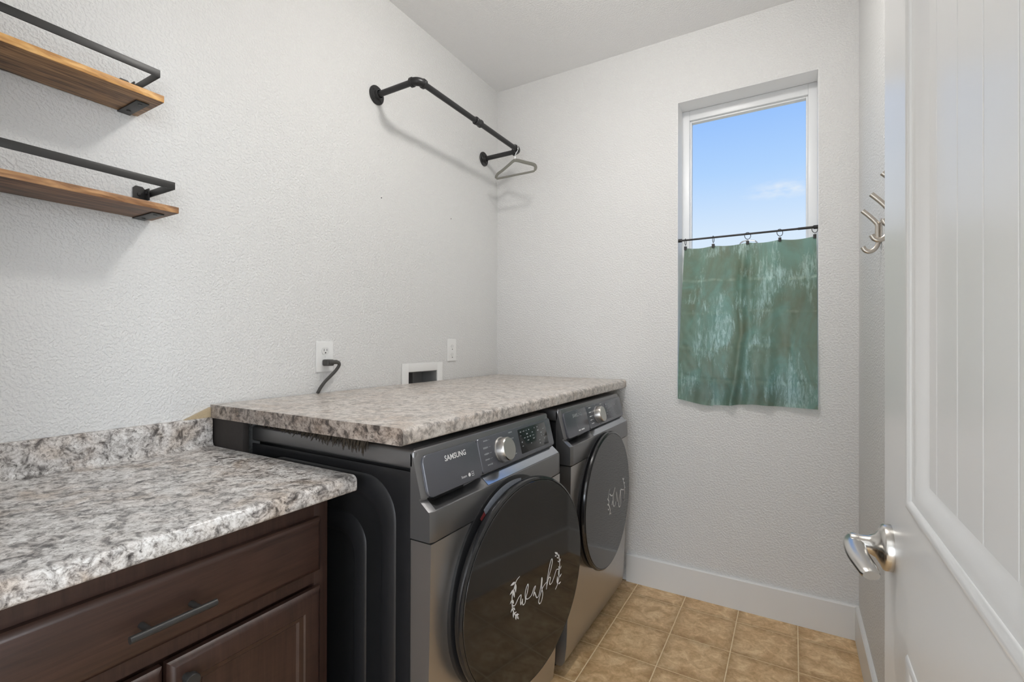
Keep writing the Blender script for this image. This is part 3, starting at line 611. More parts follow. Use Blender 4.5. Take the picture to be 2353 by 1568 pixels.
tag(q.build('bar_handle', M_BLACKMETAL, dr, 40), 'matte black bar handle')
def cab_door(y0, y1, z0, z1, ky):
    rings = front(y0, y1, z0, z1, CX, CX + 0.020, 0.010)
    X1 = CX + 0.020; fwd = 0.042
    for ins, d in ((fwd, X1), (fwd + 0.003, X1 - 0.003), (fwd + 0.012, X1 - 0.005), (fwd + 0.016, X1 - 0.010)):
        rings.append([(d, y0 + ins, z0 + ins), (d, y1 - ins, z0 + ins), (d, y1 - ins, z1 - ins), (d, y0 + ins, z1 - ins)])
    d_ = MB().loops(rings, closed_end=True, cap0=True).build('door', M_CABV, cab, 30)
    k = MB().lathe([(0, 0.0065), (0.012, 0.0065), (0.014, 0.0125), (0.024, 0.0125), (0.0255, 0.0115)], (X1, ky, 0.650), (1, 0, 0), 24)
    tag(k.build('knob', M_BLACKMETAL, d_, 40), 'round matte black knob')
cab_door(0.402, 0.706, 0.13, 0.684, 0.428)
cab_door(0.092, 0.395, 0.13, 0.684, 0.369)

# ================================================================== LAUNDRY MACHINES
def ribbon(m, pts, width, fn):
    """flat stroke: pts in local (p, q); fn(p, q) -> world point"""
    P = smooth_path([(a, b, 0) for a, b in pts], 5)
    P2 = []
    n_ = len(P); prev = None
    for i in range(n_):
        t = (P[min(i + 1, n_ - 1)] - P[max(i - 1, 0)])
        if t.length < 1e-7: continue
        t.normalize(); nn = Vector((-t.y, t.x, 0))
        wv = width * (0.55 + 0.45 * abs(t.y)) / 2
        a = P[i] + nn * wv; b = P[i] - nn * wv
        cur = (m.bm.verts.new(fn(a.x, a.y)), m.bm.verts.new(fn(b.x, b.y)))
        if prev: m.bm.faces.new([prev[0], cur[0], cur[1], prev[1]])
        prev = cur
def leaf(m, seg, fat, fn):
    (a, b), (c, d) = seg
    A = Vector((a, b, 0)); Bv = Vector((c, d, 0)); t = Bv - A; nn = Vector((-t.y, t.x, 0)) * fat
    pts = []
    for k in range(7): f = k / 6; pts.append(A + t * f + nn * math.sin(PI * f ** 0.8))
    for k in range(5, 0, -1): f = k / 6; pts.append(A + t * f - nn * math.sin(PI * f ** 0.8))
    m.bm.faces.new([m.bm.verts.new(fn(p.x, p.y)) for p in pts])

WH = 0.343
def machine(yc, name, label, cat, ajar, strokes, leaves, lettering_mat, is_dryer):
    root = thing(name, (0.5, yc, 0), label, cat)
    y0, y1 = yc - WH, yc + WH
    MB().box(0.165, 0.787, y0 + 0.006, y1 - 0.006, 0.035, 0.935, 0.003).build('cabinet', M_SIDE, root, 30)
    # pressed side panels with nested rounded ribs
    for s in (-1, 1):
        yf = y0 if s < 0 else y1; inw = 1 if s < 0 else -1
        prof = [(0.168, 0.786, 0.038, 0.933, 0.004, 0.0), (0.212, 0.742, 0.085, 0.912, 0.10, 0.0), (0.216, 0.738, 0.089, 0.908, 0.10, 0.004), (0.220, 0.733, 0.093, 0.903, 0.10, 0.0005),
                (0.255, 0.698, 0.135, 0.866, 0.095, 0.001), (0.263, 0.690, 0.143, 0.856, 0.09, 0.005), (0.270, 0.682, 0.152, 0.846, 0.085, 0.009),
                (0.318, 0.634, 0.205, 0.800, 0.075, 0.010), (0.322, 0.630, 0.209, 0.796, 0.075, 0.014), (0.326, 0.626, 0.213, 0.790, 0.075, 0.010),
                (0.358, 0.592, 0.250, 0.752, 0.06, 0.011), (0.366, 0.584, 0.258, 0.744, 0.055, 0.015), (0.373, 0.576, 0.266, 0.736, 0.05, 0.019)]
        rings = [[(a, yf + inw * dp, b) for a, b in rrect(x0_, x1_, z0_, z1_, r_, 8)] for x0_, x1_, z0_, z1_, r_, dp in prof]
        # the pressing needs room behind it: the cabinet core is set in
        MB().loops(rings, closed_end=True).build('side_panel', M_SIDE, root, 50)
    for c_ in list(root.children):
        if c_.name.startswith('cabinet'):
            for v in c_.data.vertices:
                if v.co.y < 0: v.co.y += 0.018
                else: v.co.y -= 0.018
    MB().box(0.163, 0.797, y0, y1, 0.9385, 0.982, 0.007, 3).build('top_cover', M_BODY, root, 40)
    for fx in (0.23, 0.74):
        for fy in (y0 + 0.06, y1 - 0.06):
            MB().cyl((fx, fy, 0), (fx, fy, 0.04), 0.024, 16, 0.018).build('foot', M_RUBBER, root, 40)
    # lower front, one curved sheet with closed ends
    lowp = [(0.782, 0.040), (0.800, 0.040), (0.812, 0.045), (0.822, 0.062), (0.829, 0.12), (0.836, 0.30), (0.842, 0.55), (0.8455, 0.765), (0.8455, 0.777), (0.782, 0.777)]
    MB().prism(lowp, lambda a, b, d: (a, d, b), y0 + 0.002, y1 - 0.002).build('lower_front', M_STEEL, root, 40)
    # upper front: lip, grip pocket below the drawer, slanted ledge below the panel
    def col(y, k):
        ix, iz = (0.8190 * (1 - k) + 0.786 * k, 0.8705 * (1 - k) + 0.847 * k)
        jx, jz = (0.8185 * (1 - k) + 0.786 * k, 0.8745)
        return [(0.786, y, 0.781), (0.8480, y, 0.781), (0.8495, y, 0.784), (0.8490, y, 0.842), (0.8470, y, 0.849), (0.8440, y, 0.8505), (ix, y, iz), (jx, y, jz), (0.8240, y, 0.8755), (0.8010, y, 0.9690), (0.7960, y, 0.9790), (0.786, y, 0.9840)]
    ks = [(y0, 0), (y0 + 0.012, 0), (y0 + 0.020, 0.0), (y0 + 0.036, 0.55), (y0 + 0.055, 1), (y0 + 0.100, 1), (y0 + 0.160, 1), (y0 + 0.202, 1), (y0 + 0.234, 0), (y1 - 0.04, 0), (y1 - 0.012, 0), (y1, 0)]
    m = MB(); V = []
    for y, k in ks:
        c = col(y, k)
        if y in (y0, y1):   # soften the outer ends
            c = [(x_ - (0.006 if x_ > 0.79 else 0), yy, z_ - (0.008 if z_ > 0.965 else 0)) for x_, yy, z_ in c]
        V.append([m.bm.verts.new(p) for p in c])
    for A, B in zip(V, V[1:]):
        for i in range(len(A) - 1): m.bm.faces.new([A[i], A[i + 1], B[i + 1], B[i]])
        m.bm.faces.new([A[-1], A[0], B[0], B[-1]])
    m.bm.faces.new(V[0]); m.bm.faces.new(V[-1])
    m.build('upper_front', M_BODY, root, 30)
    # polished ledge strip right of the pocket
    q = MB(); rr = [(0.8432, 0.8516), (0.8276, 0.8742)]
    ya, yb = y0 + 0.236, y1 - 0.010
    q.prism([(0.8442, 0.8508), (0.8200, 0.8703), (0.8207, 0.8711), (0.8449, 0.8516)], lambda a, b, d: (a, d, b), ya, yb)
    q.build('ledge', M_LEDGE, root, 0)
    # slanted drawer front and control panel
    bx, bz, tx, tz = 0.8240, 0.8755, 0.8010, 0.9690
    sl = Vector((tx - bx, 0, tz - bz)); SL = sl.length; sl.normalize(); nrm = Vector((sl.z, 0, -sl.x))
    def onp(a, s_, d): # a: world y, s_: distance up the slope, d: out of the slope
        return Vector((bx, a, bz)) + sl * s_ + nrm * d
    def slab(nm, ya, yb, s0, s1, r_, mat, th=0.007):
        rings = []
        for ins, d in ((0, -0.002), (0, th - 0.002), (0.0012, th - 0.0005), (0.003, th)):
            rings.append([onp(a, b, d) for a, b in rrect(ya + ins, yb - ins, s0 + ins, s1 - ins, max(r_ - ins, 0.0005), 5)])
        return MB().loops(rings, closed_end=True, cap0=True).build(nm, mat, root, 35)
    drw = slab('detergent_drawer' if not is_dryer else 'filter_cover', y0 + 0.013, y0 + 0.2335, -0.003, SL - 0.002, 0.018, M_PANEL)
    cp = slab('control_panel', y0 + 0.2345, y1 - 0.012, 0.001, SL - 0.002, 0.010, M_PANEL)
    TH = 0.0074
    Y3, S3 = Vector((0, 1, 0)), sl
    def tm(a, s_, d=TH):
        p = onp(a, s_, d)
        return Matrix(((Y3.x, S3.x, nrm.x, p.x), (Y3.y, S3.y, nrm.y, p.y), (Y3.z, S3.z, nrm.z, p.z), (0, 0, 0, 1)))
    text_mesh('SAMSUNG', 0.0185, tm(yc - 0.210, 0.072), 'brand_lettering', lettering_mat, drw, 0.086, 0.0004)
    if not is_dryer:
        text_mesh('Steam', 0.0088, tm(yc - 0.192, 0.0145), 'print', M_MARK, drw, 0.022)
        q = MB()
        q.bm.faces.new([q.bm.verts.new(onp(yc - 0.169 + 0.0048 * math.cos(2 * PI * k / 16), 0.0145 + 0.0048 * math.sin(2 * PI * k / 16), TH)) for k in range(16)])
        q.build('round_icon', M_MARK, drw, 0)
        q = MB()
        for a0, a1, b0, b1 in ((-0.159, -0.1582, 0.009, 0.020), (-0.1508, -0.150, 0.009, 0.020), (-0.159, -0.150, 0.0192, 0.020), (-0.159, -0.150, 0.009, 0.0098), (-0.1565, -0.1525, 0.0135, 0.0150)):
            q.bm.faces.new([q.bm.verts.new(onp(yc + a, b, TH)) for a, b in ((a0, b0), (a1, b0), (a1, b1), (a0, b1))])
        q.build('square_icon', M_MARK, drw, 0)
    else:
        q = MB()
        for a0, a1 in ((-0.225, -0.207), (-0.203, -0.200), (-0.196, -0.166)):
            q.bm.faces.new([q.bm.verts.new(onp(yc + a, b, TH)) for a, b in ((a0, 0.0105), (a1, 0.0105), (a1, 0.0155), (a0, 0.0155))])
        q.build('print', M_MARK, drw, 0)
    # selector dial
    kc = onp(yc, 0.046, 0.005)
    dial = MB().lathe([(0, 0.0365), (0.004, 0.0365), (0.006, 0.0345), (0.026, 0.0335), (0.0275, 0.0325)], kc, nrm, 48).build('dial', M_STEEL, root, 35)
    MB().lathe([(0.0276, 0.0325), (0.030, 0.031), (0.0295, 0.0)], kc, nrm, 48, cap=False).build('dial_cap', M_NICKEL, dial, 35)
    # programme marks beside the dial
    q = MB(); rr_ = random.Random(11)
    def bar(a0, a1, s_, h_): q.bm.faces.new([q.bm.verts.new(onp(yc + a, b, TH)) for a, b in ((a0, s_ - h_), (a1, s_ - h_), (a1, s_ + h_), (a0, s_ + h_))])
    for i, s_ in enumerate((0.084, 0.0655, 0.049, 0.034, 0.019)):
        L_ = 0.018 + rr_.uniform(0, 0.008)
        x_ = -0.088 + (0.006 if i in (0, 4) else 0)
        for k in range(4): bar(x_ + L_ * k / 4, x_ + L_ * (k + 0.72) / 4, s_, 0.0017 if rr_.random() > 0.4 else 0.0024)
        bar(x_ + L_ + 0.002, -0.052, s_, 0.0004)
        x2 = 0.052
        for k in range(4): bar(x2 + L_ * k / 4, x2 + L_ * (k + 0.72) / 4, s_ + 0.002, 0.0016 if rr_.random() > 0.4 else 0.0022)
    tag(q.build('programme_marks', M_MARKDIM if not is_dryer else M_MARK, cp, 0), kind='stuff')
    # display
    d0, d1 = (yc + 0.106, yc + 0.290)
    disp = MB().loops([[onp(a, b, dd) for a, b in rrect(d0 + i_, d1 - i_, 0.012 + i_, 0.086 - i_, 0.002, 2)] for i_, dd in ((0, 0.006), (0, 0.0075), (0.0008, 0.0080))], closed_end=True).build('display', M_DISPLAY if not is_dryer else M_PANEL, root, 30)
    q = MB(); rr_ = random.Random(5)
    for row, s_ in enumerate((0.024, 0.034, 0.046, 0.056, 0.066, 0.077)):
        for k in range(9):
            if rr_.random() < (0.55 if k > 4 else 0.35):
                a_ = d0 - yc + 0.010 + k * 0.0185; L_ = rr_.uniform(0.004, 0.011); h_ = rr_.uniform(0.0007, 0.0018)
                q.bm.faces.new([q.bm.verts.new(onp(yc + a, b, 0.0083)) for a, b in ((a_, s_ - h_), (a_ + L_, s_ - h_), (a_ + L_, s_ + h_), (a_, s_ + h_))])
    tag(q.build('display_marks', M_MARKDIM, disp, 0), kind='stuff')
    # door seal and round door
    ZC = 0.570
    FX = 0.842
    sa = MB().lathe([(-0.01, 0.278), (0.0095, 0.278), (0.0105, 0.276), (0.0105, 0.236), (0.016, 0.230), (0.018, 0.215), (0.008, 0.19), (0.006, 0.0)], (FX, yc, ZC), (1, 0, 0), 72, cap=False).build('door_seal', M_RUBBER, root, 40)
    if ajar:
        q = MB()
        def arc(q, a0, a1, r0, r1, d):
            n_ = 14; prev = None
            for k in range(n_ + 1):
                an = R(a0 + (a1 - a0) * k / n_)
                cur = [q.bm.verts.new((FX + d, yc + r * math.cos(an), ZC + r * math.sin(an))) for r in (r0, r1)]
                if prev: q.bm.faces.new([prev[0], cur[0], cur[1], prev[1]])
                prev = cur
        arc(q, 78, 122, 0.238, 0.268, 0.0112); q.build('sticker', M_STICKER, sa, 0)
        q = MB(); arc(q, 122.2, 127, 0.243, 0.262, 0.0113); q.build('red_sticker', M_STICKRED, sa, 0)
    an = R(7.0) if ajar else 0.0
    nrm_d = Vector((math.cos(an), -math.sin(an), 0)); tan_d = Vector((math.sin(an), math.cos(an), 0))
    dc = Vector((0.918 if ajar else 0.876, yc, ZC))
    dpth = -0.036 if ajar else -0.028
    door_ = MB().lathe([(dpth, 0.20), (dpth, 0.262), (dpth + 0.006, 0.275), (dpth + 0.016, 0.282), (-0.010, 0.283), (-0.004, 0.281), (-0.0012, 0.2765), (-0.0016, 0.2745), (-0.006, 0.2735)], dc, nrm_d, 96, cap=False).build('door', M_GLOSS, root, 35)
    gl = MB().lathe([(-0.006, 0.2733), (-0.0012, 0.2733), (0.0, 0.2722), (0.0, 0.0)], dc, nrm_d, 96, cap=False).build('glass', M_DOORGLASS, door_, 35)
    fn = lambda p, q_: dc + tan_d * p + Vector((0, 0, q_)) + nrm_d * 0.0006
    m = MB()
    for st in strokes: ribbon(m, st, 0.0036 if ajar else 0.0062, fn)
    for lf in leaves: leaf(m, lf, 0.17 if ajar else 0.28, fn)
    tag(m.build('script_decal', M_MARK, door_, 0), 'white handwritten word between two leafy sprigs')
    return root
machine(1.168, 'washing_machine', 'charcoal front-loading washer with its round door ajar, nearest the cabinet', 'washer', True, WASH_STROKES, WASH_LEAVES, M_MARK, False)
machine(1.947, 'clothes_dryer', 'charcoal front-loading dryer with closed round door beside the window wall', 'dryer', False, DRY_STROKES, DRY_LEAVES, M_MARKDIM, True)

# ================================================================== SHELVES
def shelf(yl, yr, zb, zt, mat, label):
    t = thing('wall_shelf', (0.075, (yl + yr) / 2, zb), label, 'shelf', 'wooden shelves with black guard rails')
    MB().box(0.004, 0.1495, yl, yr, zb, zt, 0.0006).build('board', mat[0], t, 30)
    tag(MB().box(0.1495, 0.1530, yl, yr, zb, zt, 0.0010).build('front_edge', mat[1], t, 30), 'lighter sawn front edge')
    rz0, rz1 = zb + 0.060, zb + 0.079
    m = MB(); e = 0.009
    m.box(0.150, 0.153, yl + e, yr - e, rz0, rz1, 0.0006)
    for yy in (yl + e, yr - e - 0.003): m.box(0.004, 0.150, yy, yy + 0.003, rz0, rz1, 0.0006)
    m.build('guard_rail', M_BLACKMETAL, t, 30)
    for s, yc in ((1, yr - 0.030), (-1, yl + 0.030)):
        q = MB()
        prof = [(yc - 0.014, zb - 0.003), (yc + 0.014, zb - 0.003), (yc + 0.014, zb + 0.082), (yc + 0.008, zb + 0.088), (yc - 0.008, zb + 0.088), (yc - 0.014, zb + 0.082)]
        q.prism(prof, lambda a, b, d: (d, a, b), 0.0008, 0.0038)
        q.box(0.0038, 0.112, yc - 0.014, yc + 0.014, zb - 0.003, zb - 0.0002, 0.0005)
        q.box(0.0038, 0.028, yc + s * 0.014 - 0.0015, yc + s * 0.014 + 0.0015, zb + 0.050, zb + 0.082, 0.0004)
        b = q.build('bracket', M_BLACKMETAL, t, 30)
        for sx in (0.030, 0.096): MB().lathe([(0, 0.005), (0.0016, 0.0042), (0.0022, 0.0)], (sx, yc, zb - 0.003), (0, 0, -1), 12, cap=False).build('screw', M_PIPE, b, 40)
        for sz in (0.040, 0.066): MB().lathe([(0, 0.005), (0.0018, 0.0042), (0.0024, 0.0)], (0.0038, yc, zb + sz), (1, 0, 0), 12, cap=False).build('screw', M_PIPE, b, 40)
        MB().cyl((0.018, yc + s * 0.008, zb + 0.0695), (0.018, yc + s * 0.0245, zb + 0.0695), 0.0045, 10).build('bolt', M_PIPE, b, 40)
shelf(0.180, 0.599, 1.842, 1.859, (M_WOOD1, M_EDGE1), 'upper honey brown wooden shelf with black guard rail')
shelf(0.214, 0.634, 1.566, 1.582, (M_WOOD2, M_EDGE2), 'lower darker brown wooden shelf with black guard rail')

# ================================================================== PIPE RAIL AND HANGER
RZ, RXX, RY0, RY1, PR = 2.289, 0.236, 1.464, 2.287, 0.0125
rail = thing('pipe_clothes_rail', (0, (RY0 + RY1) / 2, RZ), 'black iron pipe clothes rail fixed high on the left wall', 'clothes rail')
for yy in (RY0, RY1):
    f = MB().lathe([(0.0005, 0.040), (0.005, 0.040), (0.007, 0.038), (0.0075, 0.022), (0.010, 0.0195), (0.022, 0.0175), (0.024, 0.016)], (0, yy, RZ), (1, 0, 0), 36, cap=False).build('flange', M_PIPE, rail, 35)
    for k in range(4):
        an = PI / 4 + k * PI / 2
        MB().lathe([(0.0068, 0.0048), (0.0088, 0.004), (0.0094, 0)], (0, yy + 0.029 * math.cos(an), RZ + 0.029 * math.sin(an)), (1, 0, 0), 10, cap=False).build('screw', M_BLACKMETAL, f, 40)
    MB().cyl((0.012, yy, RZ), (RXX - 0.02, yy, RZ), PR, 24).build('arm_pipe', M_PIPE, rail, 40)
    s = 1 if yy == RY0 else -1
    arcp = [(RXX - 0.034, yy, RZ), (RXX - 0.026, yy, RZ)] + [(RXX - 0.026 + 0.026 * math.sin(R(a)), yy + s * 0.026 * (1 - math.cos(R(a))), RZ) for a in range(15, 91, 15)] + [(RXX, yy + s * 0.034, RZ)]
    n = len(arcp)
    el = MB().tube(arcp, [0.0185 if i in (0, n - 1) else 0.0168 for i in range(n)], 24).build('elbow', M_PIPE, rail, 45)
    for p, ax in (((RXX - 0.034, yy, RZ), (1, 0, 0)), ((RXX, yy + s * 0.034, RZ), (0, -s, 0))):
        MB().lathe([(-0.003, 0.0195), (0.007, 0.0195), (0.009, 0.018)], p, ax, 24).build('collar', M_PIPE, el, 35)
MB().cyl((RXX, RY0 + 0.02, RZ), (RXX, RY1 - 0.02, RZ), PR, 24).build('hanging_pipe', M_PIPE, rail, 40)
MB().lathe([(-0.024, 0.016), (-0.022, 0.0185), (-0.013, 0.0185), (-0.012, 0.0168), (0.012, 0.0168), (0.013, 0.0185), (0.022, 0.0185), (0.024, 0.016)], (RXX, 1.890, RZ), (0, 1, 0), 24).build('coupling', M_PIPE, rail, 35)

HY = 2.238
hg = thing('clothes_hanger', (0.24, HY, 2.14), 'small grey velvet clothes hanger on the black pipe rail', 'hanger')
hp = [(0.240, HY, 2.221), (0.226, HY, 2.217), (0.200, HY, 2.202), (0.160, HY, 2.180), (0.130, HY, 2.166), (0.119, HY, 2.152), (0.124, HY, 2.142), (0.138, HY, 2.140), (0.24, HY, 2.140), (0.342, HY, 2.140), (0.358, HY, 2.143), (0.366, HY, 2.156), (0.361, HY, 2.170), (0.345, HY, 2.180), (0.300, HY, 2.198), (0.262, HY, 2.214), (0.240, HY, 2.221)]
hpp = smooth_path(hp, 5)
MB().tube(hpp, [0.0062 if p.z < 2.1455 else 0.0095 for p in hpp], 10, (0.95, 0.34), (0, 0, 1)).build('frame', M_HANGER, hg, 50)
MB().box(0.226, 0.254, HY - 0.003, HY + 0.003, 2.212, 2.226, 0.002).build('neck', M_HANGER, hg, 40)
hk = [(0.240, HY, 2.222), (0.240, HY, 2.245), (0.246, HY, 2.258), (0.256, HY, 2.272), (0.2565, HY, 2.292), (0.248, HY, 2.304), (0.236, HY, 2.3075), (0.224, HY, 2.303), (0.2175, HY, 2.292)]
MB().tube(smooth_path(hk, 5), 0.0026, 8).build('hook', M_CHROME, hg, 60)

# ================================================================== OUTLETS, LAUNDRY BOX, CORD
def plate(y0, y1, z0, z1, label, name):
    t = thing(name, (0, (y0 + y1) / 2, z0), label, 'outlet')
    rings = [[(d, a, b) for a, b in rrect(y0 + i, y1 - i, z0 + i, z1 - i, 0.003, 3)] for i, d in ((0, 0.0005), (0, 0.004), (0.0015, 0.006), (0.004, 0.0068))]
    MB().loops(rings, closed_end=True).build('cover_plate', M_PLATE, t, 30)
    return t
o1 = plate(1.167, 1.243, 1.116, 1.233, 'white duplex wall outlet with a dark plug in its lower socket', 'wall_outlet')
cy = 1.205
for zz in (1.196, 1.152):
    rc = MB().loops([[(d, cy + (a - cy) * 1, b) for a, b in [(cy + 0.0165 * math.cos(2 * PI * k / 28), max(-0.0135, min(0.0135, 0.0165 * math.sin(2 * PI * k / 28))) + zz) for k in range(28)]] for d in (0.006, 0.0085)], closed_end=True).build('socket', M_PLATE2, o1, 30)
    q = MB(); q.box(0.0080, 0.0088, cy - 0.0075, cy - 0.0055, zz - 0.001, zz + 0.008).box(0.0080, 0.0088, cy + 0.0055, cy + 0.0072, zz, zz + 0.0075)
    q.lathe([(0, 0.0028), (0.0008, 0.0028)], (0.0080, cy, zz - 0.0068), (1, 0, 0), 10)
    q.build('slots', M_SLOT, rc, 0)
MB().lathe([(0.0066, 0.003), (0.008, 0.0024), (0.0083, 0)], (0, cy, 1.174), (1, 0, 0), 12, cap=False).build('screw', M_PLATE2, o1, 40)
o2 = plate(1.955, 2.026, 1.132, 1.247, 'white wall outlet with blank-looking faint sockets near the corner', 'wall_outlet')
cy = 1.9905
for zz in (1.210, 1.168):
    rc = MB().loops([[(d, cy + 0.011 * math.cos(2 * PI * k / 24), zz + 0.0085 * math.sin(2 * PI * k / 24)) for k in range(24)] for d in (0.006, 0.0082)], closed_end=True).build('socket', M_PLATE2, o2, 30)
    MB().lathe([(0.0076, 0.0024), (0.0086, 0.0024)], (0, cy, zz - 0.016), (1, 0, 0), 10).build('pin_hole', M_SLOT, o2, 0)
# cord
cdg = thing('power_cord', (0.03, 1.20, 1.036), 'dark grey power cord running from the wall outlet behind the worktop', 'cord')
q = MB().box(0.0088, 0.040, 1.189, 1.221, 1.140, 1.164, 0.005, 3)
q.box(0.030, 0.046, 1.196, 1.236, 1.146, 1.162, 0.006, 3)
q.build('plug', M_CORD, cdg, 40)
cp_ = [(0.040, 1.226, 1.155), (0.040, 1.240, 1.150), (0.038, 1.243, 1.140), (0.034, 1.232, 1.122), (0.030, 1.212, 1.102), (0.026, 1.190, 1.082), (0.022, 1.173, 1.060), (0.019, 1.166, 1.046), (0.017, 1.163, 1.0392)]
MB().tube(smooth_path(cp_, 8), 0.0062, 14, (1.15, 0.85)).build('cable', M_CORD, cdg, 60)

lb = thing('laundry_outlet_box', (0, (1.622 + 1.913) / 2, 0.93), 'white recessed washing machine outlet box above the raised worktop', 'outlet box')
m = MB()
zb_, zt_, ya_, yb_ = 0.915, 1.131, 1.622, 1.913
m.box(0.0006, 0.0055, ya_, LBY0 + 0.001, zb_, zt_, 0.0012).box(0.0006, 0.0055, LBY1 - 0.001, yb_, zb_, zt_, 0.0012).box(0.0006, 0.0055, LBY0 + 0.0005, LBY1 - 0.0005, LBZ1 - 0.001, zt_, 0.0012).box(0.0006, 0.0055, LBY0 + 0.0005, LBY1 - 0.0005, zb_, LBZ0 + 0.001, 0.0012)
m.build('flange', M_PLATE, lb, 30)
m = MB(); e = 0.002
m.box(-0.096, -0.092, LBY0 + e, LBY1 - e, LBZ0 + e, LBZ1 - e).box(-0.092, 0.0005, LBY0 + e, LBY0 + 2 * e, LBZ0 + e, LBZ1 - e).box(-0.092, 0.0005, LBY1 - 2 * e, LBY1 - e, LBZ0 + e, LBZ1 - e).box(-0.092, 0.0005, LBY0 + 2 * e, LBY1 - 2 * e, LBZ1 - 2 * e, LBZ1 - e).box(-0.092, 0.0005, LBY0 + 2 * e, LBY1 - 2 * e, LBZ0 + e, LBZ0 + 2 * e)
m.build('inner_box', M_BOXGREY, lb, 0)
MB().box(-0.091, -0.060, 1.764, 1.769, LBZ0 + 2.2 * e, LBZ1 - 2.2 * e).build('divider', M_BOXGREY, lb, 0)
# nail holes left in the wall
for (yy, zz, lab) in ((1.495, 1.857, 'tiny dark nail in the left wall below the rail arm'), (1.985, 1.876, 'tiny dark nail in the left wall above the faint outlet')):
    tag(MB().lathe([(-0.004, 0.0012), (0.0004, 0.0012), (0.0014, 0.0028), (0.002, 0.0022), (0.0022, 0)], (0, yy, zz), (1, 0, 0), 10, cap=False).build('wall_nail', M_SLOT), lab, 'nail', 'nails left in the wall')

# ================================================================== CURTAIN
CYY = YB + 0.016
tr = thing('tension_rod', ((WX0 + WX1) / 2, CYY, 1.7355), 'thin black tension rod across the window opening', 'curtain rod')
MB().cyl((WX0 + 0.004, CYY, 1.7355), (1.58, CYY, 1.7355), 0.0045, 14).cyl((1.56, CYY, 1.7355), (WX1 - 0.004, CYY, 1.7355), 0.0056, 14).build('rod', M_BLACKMETAL, tr, 40)
for x0, x1 in ((WX0 + 0.0005, WX0 + 0.018), (WX1 - 0.018, WX1 - 0.0005)):
    MB().cyl((x0, CYY, 1.7355), (x1, CYY, 1.7355), 0.0085, 16).build('end_cap', M_RUBBER, tr, 40)
clipx = [1.085, 1.212, 1.360, 1.490, 1.6225]
names = ['leftmost', 'second from left', 'middle', 'second from right', 'rightmost']
CT = 1.696
for k, x in enumerate(clipx):
    c = thing('curtain_clip', (x, CYY, 1.69), names[k] + ' black ring clip holding the green curtain', 'curtain clip', 'ring clips on the tension rod')
    turn = [1.5, 1.45, 0.45, 0.6, 0.6][k]     # how far the ring is turned away from the camera
    r_ = 0.0135; ct, st_ = math.cos(turn), math.sin(turn)
    ring = [(x + r_ * math.cos(2 * PI * i / 24) * ct, CYY + r_ * math.cos(2 * PI * i / 24) * st_, 1.7268 + r_ * math.sin(2 * PI * i / 24) * 1.15) for i in range(25)]
    MB().tube(ring, 0.0014, 8, cap=False).build('ring', M_BLACKMETAL, c, 60)
    MB().tube([(x, CYY, 1.7115), (x, CYY, 1.703)], 0.0012, 8).build('link', M_CHROME, c, 60)
    q = MB().box(x - 0.006, x + 0.006, CYY - 0.0075, CYY - 0.0035, 1.686, 1.704, 0.001).box(x - 0.006, x + 0.006, CYY + 0.0035, CYY + 0.0075, 1.686, 1.704, 0.001).box(x - 0.005, x + 0.005, CYY - 0.0035, CYY + 0.0035, 1.6995, 1.704)
    q.build('clip', M_BLACKMETAL, c, 30)
def lerp(a, b, t): return a + (b - a) * t
def gs(x, c, wd): return math.exp(-((x - c) / wd) ** 2)
def sag(x):
    for a, b in zip(clipx, clipx[1:]):
        if a <= x <= b:
            t = (x - a) / (b - a); return -0.007 * math.sin(PI * t)
    return -0.001
crr = random.Random(21)
ph = [crr.uniform(0, 6.28) for _ in range(12)]
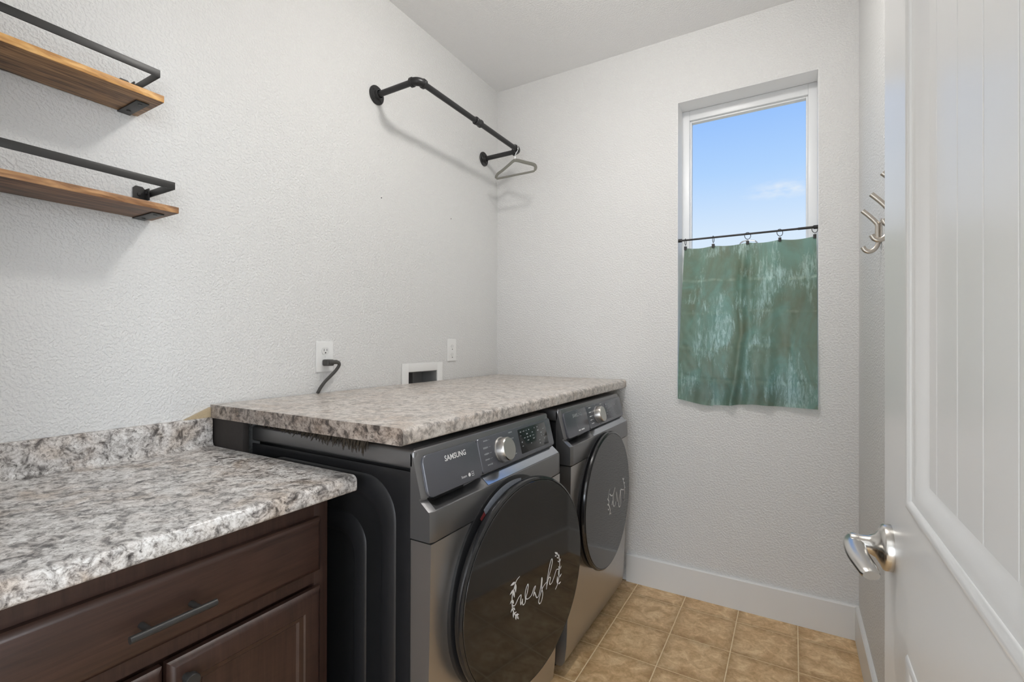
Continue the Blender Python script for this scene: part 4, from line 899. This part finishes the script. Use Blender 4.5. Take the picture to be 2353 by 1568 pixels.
def curt(u, v):
    # u 0..1 left to right, v 0..1 top to bottom
    xl = lerp(1.080, 1.0565, min(1, v * 1.3)); xr = lerp(1.6285, 1.6325, v)
    x = lerp(xl, xr, u)
    zb = 0.957 - 0.021 * math.sin(PI * min(1, u / 0.56)) ** 1.2 * (1 if u < 0.28 else 0.75) - 0.010 * u
    zt = CT + sag(lerp(1.080, 1.6285, u)) * 1.0
    z = lerp(zt, zb, v)
    amp = min(1, v * 5)
    y = lerp(CYY, YB - 0.020, v ** 0.8)
    c1 = 0.49 - 0.02 * math.sin(v * 5) - (0.10 * max(0, v - 0.55) / 0.45)
    c2 = 0.695 - 0.03 * v
    d = 0
    d -= 0.017 * amp * gs(u, c1, 0.028); d += 0.010 * amp * gs(u, c1 + 0.065, 0.035); d += 0.004 * amp * gs(u, c1 - 0.07, 0.04)
    d -= 0.011 * amp * gs(u, c2, 0.04); d += 0.004 * amp * gs(u, c2 + 0.12, 0.06)
    d -= 0.006 * amp * v * gs(u, 0.42 - 0.15 * (v - 0.8), 0.04) if v > 0.6 else 0
    d += 0.0028 * amp * math.sin(u * 17 + ph[0]) + 0.0016 * amp * math.sin(u * 41 + v * 5 + ph[1])
    for k, cv in enumerate((0.215, 0.42, 0.635, 0.845)):   # fold-out creases
        cvv = cv + 0.010 * math.sin(u * 4 + ph[k + 2])
        d += 0.0024 * gs(v, cvv, 0.010) - 0.0014 * gs(v, cvv + 0.018, 0.012)
    d += 0.0018 * gs(u, 0.285, 0.008) * amp
    d += 0.0011 * math.sin(u * 83 + 9 * math.sin(v * 7 + ph[6]) + ph[7]) * math.sin(v * 31 + ph[8]) * amp
    ymax = YB + 0.085
    return Vector((x, min(y + d, ymax), z))
cu = MB().grid(curt, 110, 110).build('cafe_curtain', M_CURTAIN, None, 80)
tag(cu, 'green crinkled cafe curtain covering the lower window', 'curtain')

# ================================================================== COAT HOOKS on the right wall
HKZ = 1.585
for k, (yy, lab) in enumerate(((1.850, 'double coat hook on the right wall closest to the window'), (1.655, 'middle double coat hook on the right wall, half behind the door'), (1.460, 'double coat hook on the right wall almost hidden by the door'))):
    h_ = thing('coat_hook', (XR, yy, HKZ - 0.08), 'brushed nickel ' + lab, 'coat hook', 'double coat hooks behind the door')
    MB().box(XR - 0.004, XR - 0.0003, yy - 0.011, yy + 0.011, HKZ - 0.042, HKZ + 0.030, 0.0015).build('back_plate', M_HOOK, h_, 40)
    q = MB()
    q.tube(smooth_path([(XR - 0.008, yy, HKZ - 0.040), (XR - 0.010, yy, HKZ - 0.01), (XR - 0.010, yy, HKZ + 0.012), (XR - 0.016, yy, HKZ + 0.024), (XR - 0.030, yy, HKZ + 0.042), (XR - 0.048, yy, HKZ + 0.062)], 5), 0.0058, 12, (0.75, 1.2), (0, 1, 0))
    q.build('upper_prong', M_HOOK, h_, 50)
    q = MB()
    q.tube(smooth_path([(XR - 0.008, yy, HKZ - 0.030), (XR - 0.010, yy, HKZ - 0.048), (XR - 0.018, yy, HKZ - 0.062), (XR - 0.030, yy, HKZ - 0.068), (XR - 0.041, yy, HKZ - 0.063), (XR - 0.047, yy, HKZ - 0.052)], 5), 0.0058, 12, (0.75, 1.2), (0, 1, 0))
    q.build('lower_prong', M_HOOK, h_, 50)
    for dz in (-0.03, 0.018):
        MB().lathe([(0.004, 0.004), (0.0055, 0.0032), (0.006, 0)], (XR, yy - 0.0075, HKZ + dz), (-1, 0, 0), 10, cap=False).build('screw', M_HOOK, h_, 40)
bpy.context.view_layer.update()
